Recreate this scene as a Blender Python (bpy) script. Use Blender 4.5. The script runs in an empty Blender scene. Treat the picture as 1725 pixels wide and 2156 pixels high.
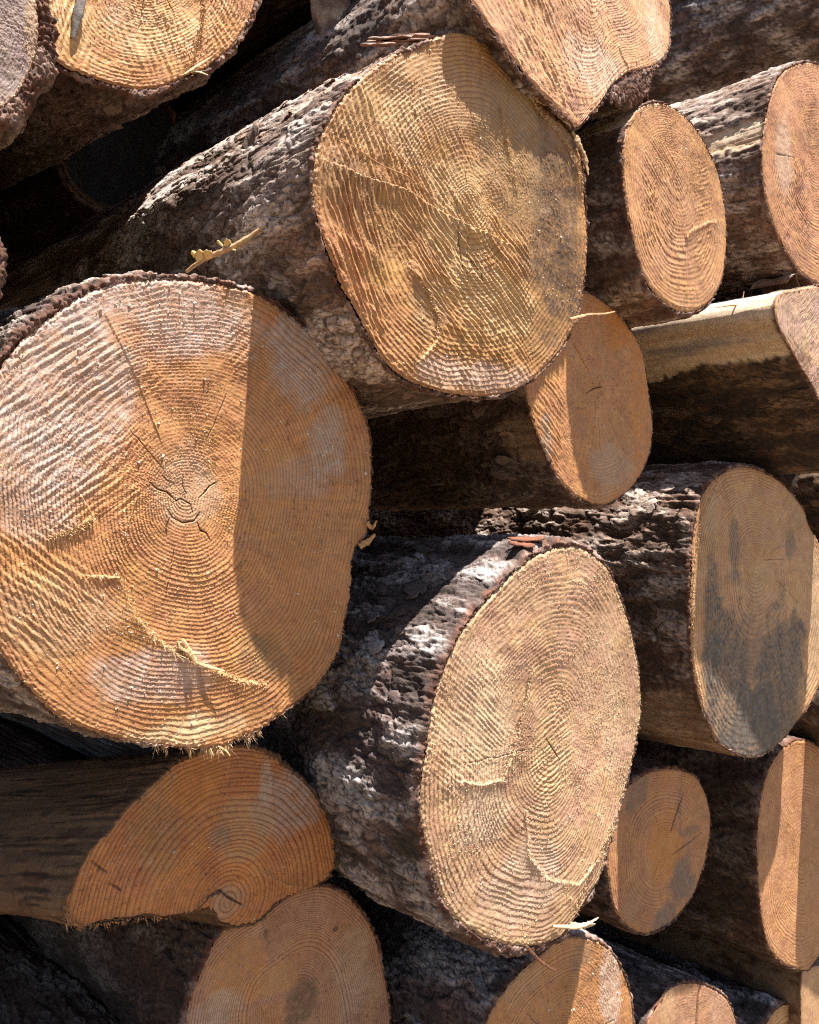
import bpy, math, random
import numpy as np
from mathutils import Vector

QS = 1.0            # mesh resolution multiplier
CX, CY, F = 862.5, 1078.0, 1950.0
D0 = 1.1
CAM = np.array([0.0, 0.0, 1.03])
SCN = bpy.context.scene
COL = SCN.collection
R_ = math.radians

# ------------------------------------------------------------------ noise
_rg = np.random.RandomState(7)
_perm = _rg.permutation(256).astype(np.int32)
_perm = np.concatenate([_perm, _perm, _perm])
_g = _rg.normal(size=(256, 3)).astype(np.float32)
_g /= np.linalg.norm(_g, axis=1)[:, None]
_r3 = _rg.rand(256, 4).astype(np.float32)


def chunked(f):
    def g(P, *a, **k):
        P = np.asarray(P, np.float32); n = len(P)
        if n <= 16384: return f(P, *a, **k)
        return np.concatenate([f(P[i:i + 16384], *a, **k) for i in range(0, n, 16384)])
    return g


@chunked
def pn(P, seed=0):
    P = np.asarray(P, np.float32) + np.float32(seed * 17.13 + 100.0)
    i = np.floor(P).astype(np.int32)
    f = P - i
    u = f * f * f * (f * (f * 6 - 15) + 10)
    i &= 255
    out = 0
    for dx in (0, 1):
        hx = _perm[i[:, 0] + dx]
        wx = u[:, 0] if dx else 1 - u[:, 0]
        for dy in (0, 1):
            hy = _perm[hx + i[:, 1] + dy]
            wy = u[:, 1] if dy else 1 - u[:, 1]
            for dz in (0, 1):
                h = _perm[hy + i[:, 2] + dz]
                wz = u[:, 2] if dz else 1 - u[:, 2]
                g = _g[h]
                out = out + wx * wy * wz * (g[:, 0] * (f[:, 0] - dx) + g[:, 1] * (f[:, 1] - dy) + g[:, 2] * (f[:, 2] - dz))
    return out * 1.6


@chunked
def fbm(P, o=4, seed=0, gain=.5, lac=2.03):
    P = np.asarray(P, np.float32)
    s = 0; a = 1.0; t = 0
    for k in range(o):
        s = s + a * pn(P * (lac ** k), seed + k * 3)
        t += a; a *= gain
    return s / t * 1.3


def worley(P, seed=0):
    P = np.asarray(P, np.float32) + np.float32(seed * 11.7 + 90.0)
    i = np.floor(P).astype(np.int32)
    f = P - i
    n = len(P)
    F1 = np.full(n, 9., np.float32); F2 = np.full(n, 9., np.float32); ID = np.zeros(n, np.int32)
    for dx in (-1, 0, 1):
        hx = _perm[(i[:, 0] + dx) & 255]
        for dy in (-1, 0, 1):
            hy = _perm[(hx + i[:, 1] + dy) & 255]
            for dz in (-1, 0, 1):
                h = _perm[(hy + i[:, 2] + dz) & 255]
                r = _r3[h]
                d = (dx + r[:, 0] - f[:, 0]) ** 2 + (dy + r[:, 1] - f[:, 1]) ** 2 + (dz + r[:, 2] - f[:, 2]) ** 2
                m = d < F1
                F2 = np.where(m, F1, np.minimum(F2, d))
                ID = np.where(m, h, ID)
                F1 = np.where(m, d, F1)
    return np.sqrt(F1), np.sqrt(F2), ID


def sstep(a, b, x):
    t = np.clip((x - a) / (b - a), 0, 1)
    return t * t * (3 - 2 * t)


def terrace(x, n, sharp=6.0):
    y = x * n
    f = y - np.floor(y)
    return (np.floor(y) + np.clip((f - .5) * sharp + .5, 0, 1)) / n


# ------------------------------------------------------------------ camera maths
def ray(px, py):
    return np.array([(px - CX) / F, 1.0, -(py - CY) / F])


def unit(v):
    v = np.asarray(v, float)
    return v / np.linalg.norm(v)


DC = unit(ray(-900, 1080))          # the direction in which the logs of the pile run
P0 = ray(CX, CY) * D0
ZUP = np.array([0, 0, 1.0])


def frame(n):
    e1 = unit(np.cross(ZUP, n)); e2 = unit(np.cross(n, e1))
    return e1, e2


def tilted(yaw, pitch):
    n = -DC.copy()
    c, s = math.cos(R_(yaw)), math.sin(R_(yaw))
    n = np.array([n[0] * c - n[1] * s, n[0] * s + n[1] * c, n[2]])
    h = unit([n[0], n[1], 0])
    return unit(h * math.cos(R_(pitch)) + ZUP * math.sin(R_(pitch)))


# ------------------------------------------------------------------ materials
def nmat(name):
    m = bpy.data.materials.new(name); m.use_nodes = True
    nt = m.node_tree; nt.nodes.clear()
    out = nt.nodes.new('ShaderNodeOutputMaterial')
    bs = nt.nodes.new('ShaderNodeBsdfPrincipled')
    nt.links.new(bs.outputs[0], out.inputs[0])
    return m, nt, bs


def N(nt, t, **kw):
    n = nt.nodes.new(t)
    for k, v in kw.items():
        if k.startswith('i_'):
            n.inputs[k[2:].replace('_', ' ')].default_value = v
        else:
            setattr(n, k, v)
    return n


def noise(nt, scale, detail=4, rough=.6, vec=None, dist=0):
    n = N(nt, 'ShaderNodeTexNoise')
    n.inputs['Scale'].default_value = scale; n.inputs['Detail'].default_value = detail
    n.inputs['Roughness'].default_value = rough; n.inputs['Distortion'].default_value = dist
    if vec is not None: nt.links.new(vec, n.inputs['Vector'])
    return n


def math_(nt, op, a, b=None, clamp=False):
    n = N(nt, 'ShaderNodeMath', operation=op); n.use_clamp = clamp
    for i, v in enumerate((a, b)):
        if v is None: continue
        if hasattr(v, 'links'): nt.links.new(v, n.inputs[i])
        else: n.inputs[i].default_value = v
    return n.outputs[0]


def mrange(nt, v, a, b, c, d):
    n = N(nt, 'ShaderNodeMapRange')
    nt.links.new(v, n.inputs[0])
    for k, x in zip((1, 2, 3, 4), (a, b, c, d)): n.inputs[k].default_value = x
    return n.outputs[0]


def mixc(nt, fac, a, b, mode='MIX'):
    n = N(nt, 'ShaderNodeMix', data_type='RGBA', blend_type=mode)
    if hasattr(fac, 'links'): nt.links.new(fac, n.inputs[0])
    else: n.inputs[0].default_value = fac
    for i, v in ((6, a), (7, b)):
        if hasattr(v, 'links'): nt.links.new(v, n.inputs[i])
        else: n.inputs[i].default_value = (*v, 1)
    return n.outputs[2]


def face_material():
    m, nt, bs = nmat('sawn_wood')
    col = N(nt, 'ShaderNodeAttribute', attribute_name='col')
    rg = N(nt, 'ShaderNodeAttribute', attribute_name='ring')
    geo = N(nt, 'ShaderNodeTexCoord')
    obj = geo.outputs['Object']
    ph = rg.outputs['Fac']
    wob = noise(nt, 260, 3, .6, obj)
    ph2 = math_(nt, 'ADD', ph, math_(nt, 'MULTIPLY', math_(nt, 'SUBTRACT', wob.outputs[0], .5), .2))
    fr = math_(nt, 'FRACT', ph2)
    ramp = N(nt, 'ShaderNodeValToRGB')
    nt.links.new(fr, ramp.inputs[0])
    el = ramp.color_ramp.elements
    el[0].position = 0; el[0].color = (1, 1, 1, 1)
    el[1].position = 1; el[1].color = (1, 1, 1, 1)
    for p, v in ((.45, .93), (.70, .62), (.84, .22), (.93, .30), (.97, .95)):
        e = el.new(p); e.color = (v, v, v, 1)
    amt = col.outputs['Alpha']
    n1 = noise(nt, 900, 3, .65, obj)
    n2 = noise(nt, 120, 4, .6, obj)
    k = math_(nt, 'SUBTRACT', 1.0, math_(nt, 'MULTIPLY', math_(nt, 'SUBTRACT', 1.0, ramp.outputs[0]), amt))
    dark = mixc(nt, 1.0, col.outputs['Color'], (.42, .23, .14), 'MULTIPLY')
    base = mixc(nt, k, dark, col.outputs['Color'])
    g = mrange(nt, n1.outputs[0], .3, .7, .72, 1.22)
    base = mixc(nt, 1.0, base, N(nt, 'ShaderNodeCombineColor').outputs[0], 'MULTIPLY') if False else base
    comb = N(nt, 'ShaderNodeCombineXYZ')
    g2 = math_(nt, 'MULTIPLY', g, mrange(nt, n2.outputs[0], .3, .7, .84, 1.14))
    for i in range(3): nt.links.new(g2, comb.inputs[i])
    base = mixc(nt, 1.0, base, comb.outputs[0], 'MULTIPLY')
    nt.links.new(base, bs.inputs['Base Color'])
    n3 = noise(nt, 60, 3, .6, obj)
    nt.links.new(mrange(nt, n3.outputs[0], .35, .65, .42, .75), bs.inputs['Roughness'])
    bs.inputs['Specular IOR Level'].default_value = .45
    bn = noise(nt, 1500, 2, .6, obj)
    bsum = math_(nt, 'ADD', bn.outputs[0], n1.outputs[0])
    bm = N(nt, 'ShaderNodeBump'); bm.inputs['Strength'].default_value = .5; bm.inputs['Distance'].default_value = .0007
    nt.links.new(bsum, bm.inputs['Height']); nt.links.new(bm.outputs[0], bs.inputs['Normal'])
    return m


def bark_material():
    m, nt, bs = nmat('pine_bark')
    col = N(nt, 'ShaderNodeAttribute', attribute_name='col')
    tc = N(nt, 'ShaderNodeTexCoord'); obj = tc.outputs['Object']
    n1 = noise(nt, 420, 4, .7, obj, .4)
    n2 = noise(nt, 90, 4, .6, obj)
    comb = N(nt, 'ShaderNodeCombineXYZ')
    g = math_(nt, 'MULTIPLY', mrange(nt, n1.outputs[0], .3, .7, .6, 1.35), mrange(nt, n2.outputs[0], .3, .7, .8, 1.2))
    for i in range(3): nt.links.new(g, comb.inputs[i])
    base = mixc(nt, 1.0, col.outputs['Color'], comb.outputs[0], 'MULTIPLY')
    nt.links.new(base, bs.inputs['Base Color'])
    bs.inputs['Roughness'].default_value = .8
    bs.inputs['Specular IOR Level'].default_value = .3
    n4 = noise(nt, 700, 3, .65, obj)
    bsum = math_(nt, 'ADD', n1.outputs[0], n4.outputs[0])
    bm = N(nt, 'ShaderNodeBump'); bm.inputs['Strength'].default_value = .65; bm.inputs['Distance'].default_value = .0014
    nt.links.new(bsum, bm.inputs['Height']); nt.links.new(bm.outputs[0], bs.inputs['Normal'])
    return m


def plain(name, c1, c2, scale=200, rough=.7):
    m, nt, bs = nmat(name)
    tc = N(nt, 'ShaderNodeTexCoord')
    n = noise(nt, scale, 4, .6, tc.outputs['Object'])
    nt.links.new(mixc(nt, mrange(nt, n.outputs[0], .35, .65, 0, 1), c1, c2), bs.inputs['Base Color'])
    bs.inputs['Roughness'].default_value = rough
    bm = N(nt, 'ShaderNodeBump'); bm.inputs['Strength'].default_value = .5; bm.inputs['Distance'].default_value = .0006
    nt.links.new(n.outputs[0], bm.inputs['Height']); nt.links.new(bm.outputs[0], bs.inputs['Normal'])
    return m


M_FACE = face_material()
M_BARK = bark_material()
M_SPL = plain('pale_wood_fibre', (.66, .46, .24), (.48, .28, .12), 300)
M_SPLO = plain('orange_wood_fibre', (.55, .30, .12), (.34, .15, .05), 300)
M_DUST = plain('sawdust', (.64, .46, .30), (.50, .33, .19), 400, .6)
M_RESIN = plain('resin_bead', (.74, .70, .62), (.62, .54, .42), 300, .25)
M_TWIG = plain('dry_twig', (.52, .33, .16), (.36, .20, .09), 150)
M_LEAF = plain('dry_scale', (.72, .52, .24), (.62, .36, .08), 60, .5)
M_GREY = plain('weathered_sliver', (.34, .30, .25), (.16, .13, .11), 250)
M_NEEDLE = plain('pine_needle_straw', (.46, .24, .10), (.32, .14, .06), 80, .5)


# ------------------------------------------------------------------ meshes
def grid_faces(nr, nc, close=True):
    r = np.arange(nr - 1)[:, None]; c = np.arange(nc if close else nc - 1)[None, :]
    c2 = (c + 1) % nc
    return np.stack([r * nc + c, r * nc + c2, (r + 1) * nc + c2, (r + 1) * nc + c], -1).reshape(-1, 4)


def mk_mesh(name, V, Fq, mat, attrs=None, parent=None, smooth=True, loc=None, kind=None):
    me = bpy.data.meshes.new(name)
    V = np.asarray(V, np.float32)
    Fq = np.asarray(Fq, np.int32)
    k = Fq.shape[1]
    me.vertices.add(len(V)); me.vertices.foreach_set('co', V.ravel())
    me.loops.add(Fq.size); me.loops.foreach_set('vertex_index', Fq.ravel())
    me.polygons.add(len(Fq))
    me.polygons.foreach_set('loop_start', np.arange(0, Fq.size, k, dtype=np.int32))
    me.polygons.foreach_set('loop_total', np.full(len(Fq), k, np.int32))
    me.polygons.foreach_set('use_smooth', np.full(len(Fq), smooth))
    me.update(calc_edges=True)
    for an, (ty, arr) in (attrs or {}).items():
        at = me.attributes.new(an, ty, 'POINT')
        at.data.foreach_set('color' if ty == 'FLOAT_COLOR' else 'value', np.asarray(arr, np.float32).ravel())
    me.materials.append(mat)
    o = bpy.data.objects.new(name, me); COL.objects.link(o)
    if parent is not None: o.parent = parent
    if loc is not None: o.location = loc
    if kind: o['kind'] = kind
    return o


def resample(outline, c0, n, e1, e2, NA, smooth=1.0, jit=0, seed=0):
    """outline pixels -> radius per angle in the plane of the cut"""
    pts = []
    for (x, y) in outline:
        v = ray(x, y); P = v * (n @ c0) / (n @ v) - c0
        pts.append((P @ e1, P @ e2))
    pts = np.array(pts)
    # Catmull-Rom densify
    m = len(pts); dense = []
    for i in range(m):
        p0, p1, p2, p3 = pts[i - 1], pts[i], pts[(i + 1) % m], pts[(i + 2) % m]
        for t in np.linspace(0, 1, 12, endpoint=False):
            dense.append(.5 * ((2 * p1) + (-p0 + p2) * t + (2 * p0 - 5 * p1 + 4 * p2 - p3) * t * t + (-p0 + 3 * p1 - 3 * p2 + p3) * t ** 3))
    dense = np.array(dense)
    th = np.arctan2(dense[:, 1], dense[:, 0]) % (2 * math.pi); r = np.hypot(dense[:, 0], dense[:, 1])
    o = np.argsort(th); th = th[o]; r = r[o]
    T = np.linspace(0, 2 * math.pi, NA, endpoint=False)
    R = np.interp(T, np.concatenate([th[-3:] - 2 * math.pi, th, th[:3] + 2 * math.pi]), np.concatenate([r[-3:], r, r[:3]]))
    return T, R


def csmooth(R, w):
    n = len(R); k = max(1, int(w * n))
    f = np.fft.rfft(R); fr = np.arange(len(f))
    return np.fft.irfft(f * np.exp(-(fr * w * 3.0) ** 2), n)


def bark_thick(T, spec):
    if isinstance(spec, (int, float)): return np.full(len(T), spec / 1000.)
    a = np.array([R_(s[0]) for s in spec]); w = np.array([s[1] / 1000. for s in spec])
    o = np.argsort(a); a = a[o]; w = w[o]
    return np.interp(T, np.concatenate([[a[-1] - 2 * math.pi], a, [a[0] + 2 * math.pi]]), np.concatenate([[w[-1]], w, [w[0]]]))


PALETTES = {
    'light': dict(hi=(.70, .59, .52), mid=(.43, .32, .26), lo=(.12, .075, .055), red=(.42, .24, .16)),
    'salmon': dict(hi=(.66, .48, .37), mid=(.52, .34, .25), lo=(.30, .16, .10), red=(.5, .3, .2)),
    'ash': dict(hi=(.34, .33, .34), mid=(.25, .24, .25), lo=(.10, .10, .11), red=(.2, .2, .2)),
    'grey':  dict(hi=(.52, .43, .37), mid=(.27, .195, .165), lo=(.075, .05, .04), red=(.27, .14, .085)),
    'pink':  dict(hi=(.58, .46, .38), mid=(.31, .205, .15), lo=(.11, .062, .042), red=(.30, .145, .085)),
    'blue':  dict(hi=(.50, .44, .41), mid=(.24, .18, .165), lo=(.07, .05, .042), red=(.21, .11, .075)),
    'brown': dict(hi=(.23, .165, .125), mid=(.15, .095, .065), lo=(.08, .045, .03), red=(.17, .08, .045)),
    'dirty': dict(hi=(.25, .15, .085), mid=(.14, .078, .042), lo=(.045, .03, .022), red=(.17, .08, .035)),
    'umber': dict(hi=(.20, .115, .06), mid=(.135, .072, .038), lo=(.055, .032, .02), red=(.20, .085, .035)),
    'bare':  dict(hi=(.33, .21, .12), mid=(.24, .14, .075), lo=(.12, .07, .04), red=(.28, .13, .05)),
    'pale':  dict(hi=(.78, .60, .41), mid=(.64, .42, .235), lo=(.24, .20, .20), red=(.55, .30, .11)),
}
LOGS = {}
INNER = np.array([.10, .040, .022])


def smear(c, x):  # linear interp colour
    return c


def build_log(key, outline, pith, p, label, category='log', group='logs stacked in the pile', vp=(-900, 1080), tilt=(0, 0), L=1.5, lv=.4,
              bark=9, pal='grey', rings=40, ringamp=.42, ringcol=.75, base=(.60, .36, .16), patches=(), saws=(), steps=(), cracks=(),
              dust=0, resin=0, fuzz=(), taper=0., res=1.0, seed=1, relief=1.0, ringc=None, und=2.5, name='sawn_log', flakes=0, rough=.35, rim=None,
              bands=(), barkamp=1.0, barehide=None, warp=.5, flakereg=None, ringpow=.88, thing=True):
    n = tilted(*tilt); e1, e2 = frame(n)
    v = ray(*pith); Y = (DC @ P0 - p) / (DC @ v); c0 = v * Y
    d = unit(ray(*vp))
    ppm = F / Y                                   # D pixels per metre here
    sp = 2.1 * 1.15 / ppm / QS / res              # vertex spacing ~ one rendered pixel
    # --- outline
    T, R = resample(outline, c0, n, e1, e2, 2048)
    Rm = R.mean()
    NA = int(min(1300, 2 * math.pi * Rm / sp / 1.1)); NA = max(NA, 64)
    Ta = np.linspace(0, 2 * math.pi, NA, endpoint=False)
    R = np.interp(Ta, T, R, period=2 * math.pi); T = Ta
    cs, sn = np.cos(T), np.sin(T)
    edge = np.stack([cs * 55 * Rm * 4, sn * 55 * Rm * 4, np.full(NA, seed * 3.1)], 1)
    R = R + fbm(edge, 3, seed, .6) * .0022 * rough / .35
    Rs = csmooth(R, .035)

    def to_ab(x, y):
        vv = ray(x, y); P = vv * (n @ c0) / (n @ vv) - c0
        return np.array([P @ e1, P @ e2])
    root_loc = c0 + d * L * .5 + CAM; root_loc[2] -= Rm
    root = bpy.data.objects.new(name, None); COL.objects.link(root)
    root.empty_display_size = .05; root.location = root_loc
    root['label'] = label; root['category'] = category
    if group: root['group'] = group
    off = CAM - root_loc

    # --- cut end
    NR = int(min(440, 1.75 * Rm / sp)); NR = max(NR, 10)
    s = np.linspace(0, 1, NR + 1)
    S, TT = np.meshgrid(s, T, indexing='ij')
    RR = np.broadcast_to(R, S.shape); RRs = np.broadcast_to(Rs, S.shape)
    A = S * RR * np.cos(TT); B = S * RR * np.sin(TT)
    a = A.ravel(); b = B.ravel(); sf = S.ravel()
    P3 = np.stack([a, b, np.full(len(a), seed * .37)], 1).astype(np.float32)
    wl = fbm(P3 * 14, 2, seed)
    if ringc is None:
        f = np.hypot(a, b) / RRs.ravel()
        shape_f = f
    else:
        rc = to_ab(*ringc[:2]); sc = ringc[2] / ppm
        asp = ringc[3] if len(ringc) > 3 else 1.0
        f = np.hypot((a - rc[0]) * asp, b - rc[1]) / sc
    f = f * (1 + .035 * wl * warp / .5) + .0022 * fbm(P3 * 90, 2, seed + 5) * warp / .5
    ph = rings * np.power(np.maximum(f, 0), ringpow)
    ph = ph + 2.0 * fbm(np.stack([f * 4.5, f * 0, f * 0 + seed], 1), 2, seed + 9)
    fr = ph - np.floor(ph)
    # relief: latewood ridge with a steep inner flank
    prof = np.where(fr < .78, (fr / .78) ** 1.7, (1 - fr) / .22)
    spacing = Rm / rings
    m1 = sstep(-.5, .6, fbm(P3 * 16, 3, seed + 20))
    amp = spacing * ringamp * .29 * (.45 + .8 * m1) * relief
    h = amp * prof
    # fibre tear-out
    pol = np.stack([np.cos(TT.ravel()) * Rm * 130, np.sin(TT.ravel()) * Rm * 130, np.floor(ph) * 5.3 + fr * 1.2], 1)
    teeth = fbm(pol, 3, seed + 33, .6)
    h += amp * prof * .4 * teeth
    h += .00042 * relief * fbm(P3 * 560, 2, seed + 30, .7) * (.6 + .8 * m1)
    h += .0003 * relief * fbm(P3 * 130, 2, seed + 31, .6)
    h += und / 1000. * fbm(P3 * 11, 3, seed + 40) * relief
    # ring surface broken into short teeth by the saw
    ang = np.arctan2(b, a)
    for (x, y, rx, ry, deg, lam, am) in saws:
        q = to_ab(x, y); dx = (a - q[0]) * ppm / rx; dy = (b - q[1]) * ppm / ry
        w = 1 - sstep(.55, 1.1, np.sqrt(dx * dx + dy * dy) + .35 * fbm(P3 * 18, 3, seed + int(lam)))
        t = -a * math.sin(R_(deg)) + b * math.cos(R_(deg)); u_ = a * math.cos(R_(deg)) + b * math.sin(R_(deg))
        pp = np.stack([u_ * 22, t * 60, t * 0 + seed], 1)
        tt = t / (lam / 1000.) + .55 * fbm(pp, 2, seed + 3) + 6 * u_ * u_
        ft = tt - np.floor(tt)
        pr = np.where(ft < .6, ft / .6, (1 - ft) / .4)
        ampn = .45 + .75 * sstep(-.4, .5, fbm(np.stack([u_ * 30, np.floor(tt) * .7, tt * 0], 1), 2, seed + 8))
        h += w * am / 1000. * pr * ampn * relief
    stepmask = np.zeros(len(a))
    for (pl, am, fall, side) in steps:
        Q = np.array([to_ab(x, y) for x, y in pl])
        best = np.full(len(a), 9.); sgn = np.zeros(len(a)); along = np.zeros(len(a))
        for i in range(len(Q) - 1):
            p1, p2 = Q[i], Q[i + 1]; dv = p2 - p1; LL = dv @ dv
            t = np.clip(((a - p1[0]) * dv[0] + (b - p1[1]) * dv[1]) / LL, 0, 1)
            ex = a - p1[0] - t * dv[0]; ey = b - p1[1] - t * dv[1]
            dd = np.hypot(ex, ey); sg = np.sign(dv[0] * ey - dv[1] * ex) * side
            m = dd < best; best = np.where(m, dd, best); sgn = np.where(m, sg, sgn)
            along = np.where(m, (i + t) / (len(Q) - 1), along)
        sd = best * sgn * 1000. + 1.3 * fbm(P3 * 110, 3, seed + 50)
        endf = np.clip(np.minimum(along, 1 - along) * 8, 0, 1)
        h += am / 1000. * sstep(-.4, .5, sd) * np.exp(-np.maximum(sd, 0) / fall) * endf
        stepmask = np.maximum(stepmask, endf * np.exp(-(np.abs(sd - .6) / 1.1) ** 2))
    crk = np.zeros(len(a))
    rc_ = np.random.RandomState(seed + 400)
    for _ in range(3):                           # thin drying checks that follow the rays
        ta = rc_.rand() * 2 * math.pi; r0 = .05 + .35 * rc_.rand(); r1 = r0 + .12 + .3 * rc_.rand()
        dth = (TT.ravel() - ta + math.pi) % (2 * math.pi) - math.pi
        dd = np.abs(dth * f * Rm - .0018 * fbm(np.stack([f * 14, f * 0 + _, f * 0 + seed], 1), 2, seed)) * 1000
        k = np.exp(-(dd / .42) ** 2) * sstep(r0, r0 + .05, f) * (1 - sstep(r1 - .08, r1, f)) * (np.abs(dth) < 1)
        h -= .0016 * k; crk = np.maximum(crk, k * .9)
    for (pl, wid, dep) in cracks:
        Q = np.array([to_ab(x, y) for x, y in pl])
        best = np.full(len(a), 9.); along = np.zeros(len(a))
        for i in range(len(Q) - 1):
            p1, p2 = Q[i], Q[i + 1]; dv = p2 - p1; LL = dv @ dv
            t = np.clip(((a - p1[0]) * dv[0] + (b - p1[1]) * dv[1]) / LL, 0, 1)
            dd = np.hypot(a - p1[0] - t * dv[0], b - p1[1] - t * dv[1])
            m = dd < best; best = np.where(m, dd, best); along = np.where(m, (i + t) / (len(Q) - 1), along)
        best = np.abs(best - .0011 * np.abs(fbm(P3 * 90, 3, seed + 52)))
        ww = wid / 1000. * (.35 + .65 * np.sin(np.pi * np.clip(along, .03, .97)))
        k = np.exp(-(best / ww) ** 2)
        h -= dep / 1000. * k; crk = np.maximum(crk, k)
    # torn rim
    h += .0016 * sstep(.94, 1., sf) * fbm(P3 * 260, 3, seed + 60, .7)
    h -= .0015 * sstep(.985, 1., sf)
    V = c0 + off + a[:, None] * e1 + b[:, None] * e2 + h[:, None] * n
    # colours
    col = np.ones((len(a), 3)) * np.array(base)
    cn = fbm(P3 * 9, 3, seed + 70)[:, None]; cn2 = fbm(P3 * 40, 3, seed + 71)[:, None]
    ray_ = fbm(np.stack([np.cos(TT.ravel()) * 26, np.sin(TT.ravel()) * 26, f * 2.5], 1), 3, seed + 75, .6)[:, None]
    spk = sstep(.42, .62, fbm(P3 * 230, 2, seed + 76))[:, None]
    col = col * (1 + .24 * cn + .16 * cn2 + .18 * ray_) * (1 - .45 * spk)
    col[:, 1] *= 1 + .10 * cn2[:, 0]
    col[:, 2] *= (1 - .18 * fbm(P3 * 22, 2, seed + 72))
    al = np.full(len(a), min(1., ringcol * 1.3)) * (.75 + .5 * m1)
    # the weathered outermost wood is a little redder
    edgef = sstep(.93, 1.0, sf + .02 * cn2[:, 0])[:, None] * .55
    col = col * (1 - edgef) + np.array(rim or (.42, .20, .08)) * edgef
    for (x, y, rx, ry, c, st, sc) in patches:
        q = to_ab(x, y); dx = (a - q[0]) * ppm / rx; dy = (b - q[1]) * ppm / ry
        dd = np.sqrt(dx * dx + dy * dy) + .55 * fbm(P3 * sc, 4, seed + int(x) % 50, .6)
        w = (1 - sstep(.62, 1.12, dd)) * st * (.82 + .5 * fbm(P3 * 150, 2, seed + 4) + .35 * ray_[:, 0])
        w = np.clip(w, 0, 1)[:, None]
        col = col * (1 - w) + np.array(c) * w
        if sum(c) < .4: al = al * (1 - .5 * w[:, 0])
    tn = sstep(.1, .6, fbm(P3 * 75, 3, seed + 80, .7) * m1)[:, None] * .25
    col = col * (1 - tn) + np.array([.66, .45, .26]) * tn * (0.4 + .6 * np.array(base).mean() / .37) + col * tn * 0
    sm = np.clip(stepmask, 0, 1)[:, None] * .22
    col = col * (1 - sm) + np.array([.74, .52, .25]) * sm
    ck = crk[:, None] * .85
    col = col * (1 - ck) + np.array([.03, .016, .01]) * ck
    col = np.clip(col, .01, .82)
    ca = np.concatenate([col, np.clip(al, 0, 1)[:, None]], 1)
    fo = mk_mesh('cut_end', V, grid_faces(NR + 1, NA)[:, ::-1], M_FACE, {'col': ('FLOAT_COLOR', ca), 'ring': ('FLOAT', ph)}, root)

    # --- bark body
    tk = bark_thick(T, bark)
    tkn = np.maximum(tk * (1 + .8 * fbm(edge * .3, 4, seed + 90, .65)) + .0002, .0002)
    dlen = sp * 1.7
    nvis = int(lv / dlen)
    ls = np.concatenate([np.linspace(0, lv, max(nvis, 4)), lv + (L - lv) * np.linspace(0, 1, 14)[1:] ** 1.4])
    Rout = R + tkn
    Ro_s = csmooth(Rout, .02)
    rows = []; rowcol = []; rown = []; lq = []; ann = []
    na = max(3, int(np.max(tk) / (sp * 1.4)))
    for i in range(na + 1):
        t = i / na
        rr = (R - .0006) + (Rout - R) * t
        dz = -.0030 + .0022 * min(1, t * 4) if t < .3 else -.0008 - .003 * max(0, (t - .8) / .2)
        rows.append((rr, np.full(NA, dz))); ann.append(1.0); lq.append(0.)
    nb = len(ls)
    for i in range(1, nb):
        t = min(1, ls[i] / .12)
        rr = (Rout * (1 - t) + Ro_s * t) * (1 + taper * ls[i] + (.012 * math.sin(ls[i] * 9 + seed)))
        rows.append((rr, np.full(NA, -.004))); ann.append(0.0); lq.append(ls[i])
    rr = np.stack([r[0] for r in rows]); dz = np.stack([r[1] for r in rows])
    lq = np.array(lq); ann = np.array(ann)
    n_rows = len(lq)
    lat = (d * 1.0)[None, None, :] * lq[:, None, None]
    Aq = rr * cs; Bq = rr * sn
    base3 = Aq[..., None] * e1 + Bq[..., None] * e2 + dz[..., None] * n + lat
    rad = cs[:, None] * e1 + sn[:, None] * e2
    rad = rad - (rad @ d)[:, None] * d * .6
    rad /= np.linalg.norm(rad, axis=1)[:, None]
    aq = Aq.ravel(); bq = Bq.ravel(); l_ = np.repeat(lq, NA); an = np.repeat(ann, NA)
    q = np.stack([aq, bq, l_ + seed * 1.7], 1).astype(np.float32)
    tkr = np.tile(tkn, n_rows)
    pl = PALETTES[pal]; hi, mid, lo, red = (np.array(pl[k]) for k in ('hi', 'mid', 'lo', 'red'))
    bare = pal in ('bare', 'pale', 'umber')
    if not bare:
        wv = np.stack([fbm(q * 22, 3, seed + 100), fbm(q * 22, 3, seed + 101), fbm(q * 22, 3, seed + 102)], 1)
        qw = q + .012 * wv
        n1 = fbm(qw * np.array([25, 25, 6.5]), 3, seed + 110, .5)
        x1 = (n1 * .5 + .5) * 9; f1 = x1 - np.floor(x1)
        h1 = (np.floor(x1) + np.clip((f1 - .5) * 12 + .5, 0, 1) + .22 * f1) / 9
        n1b = fbm(qw * np.array([64, 64, 17.]) + 7.7, 3, seed + 115, .5)
        x2 = (n1b * .5 + .5) * 6; f2 = x2 - np.floor(x2)
        h1b = (np.floor(x2) + np.clip((f2 - .5) * 9 + .5, 0, 1) + .3 * f2) / 6
        e1_ = np.exp(-((f1 - .45) / .10) ** 2); e2_ = np.exp(-((f2 - .43) / .12) ** 2)
        F1, F2, ID = worley((q + .006 * wv) * np.array([40, 40, 15.]), seed + 120)
        crackd = 1 - sstep(.0, .10, F2 - F1)
        pid = _r3[ID & 255][:, 0]
        G1, G2, _ = worley((q + .004 * wv) * np.array([88, 88, 34.]), seed + 125)
        crk2 = (1 - sstep(.0, .13, G2 - G1)) * sstep(-.25, .35, fbm(q * 30, 2, seed + 126))
        fin = fbm(q * np.array([230, 230, 110.]), 3, seed + 130, .6)
        fur = np.abs(fbm(qw * np.array([20, 20, 4.5]), 3, seed + 140)); furw = 1 - sstep(0, .07, fur)
        hh = (h1 - .5) * 14.5 + (h1b - .5) * 4.8 + (pid - .5) * 1.6 - crackd * 1.8 - crk2 * .9 + fin * .9 - furw * 2.6 + fbm(q * 8, 2, seed + 150) * 4.0
        hh = hh / 1000. * barkamp
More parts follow.
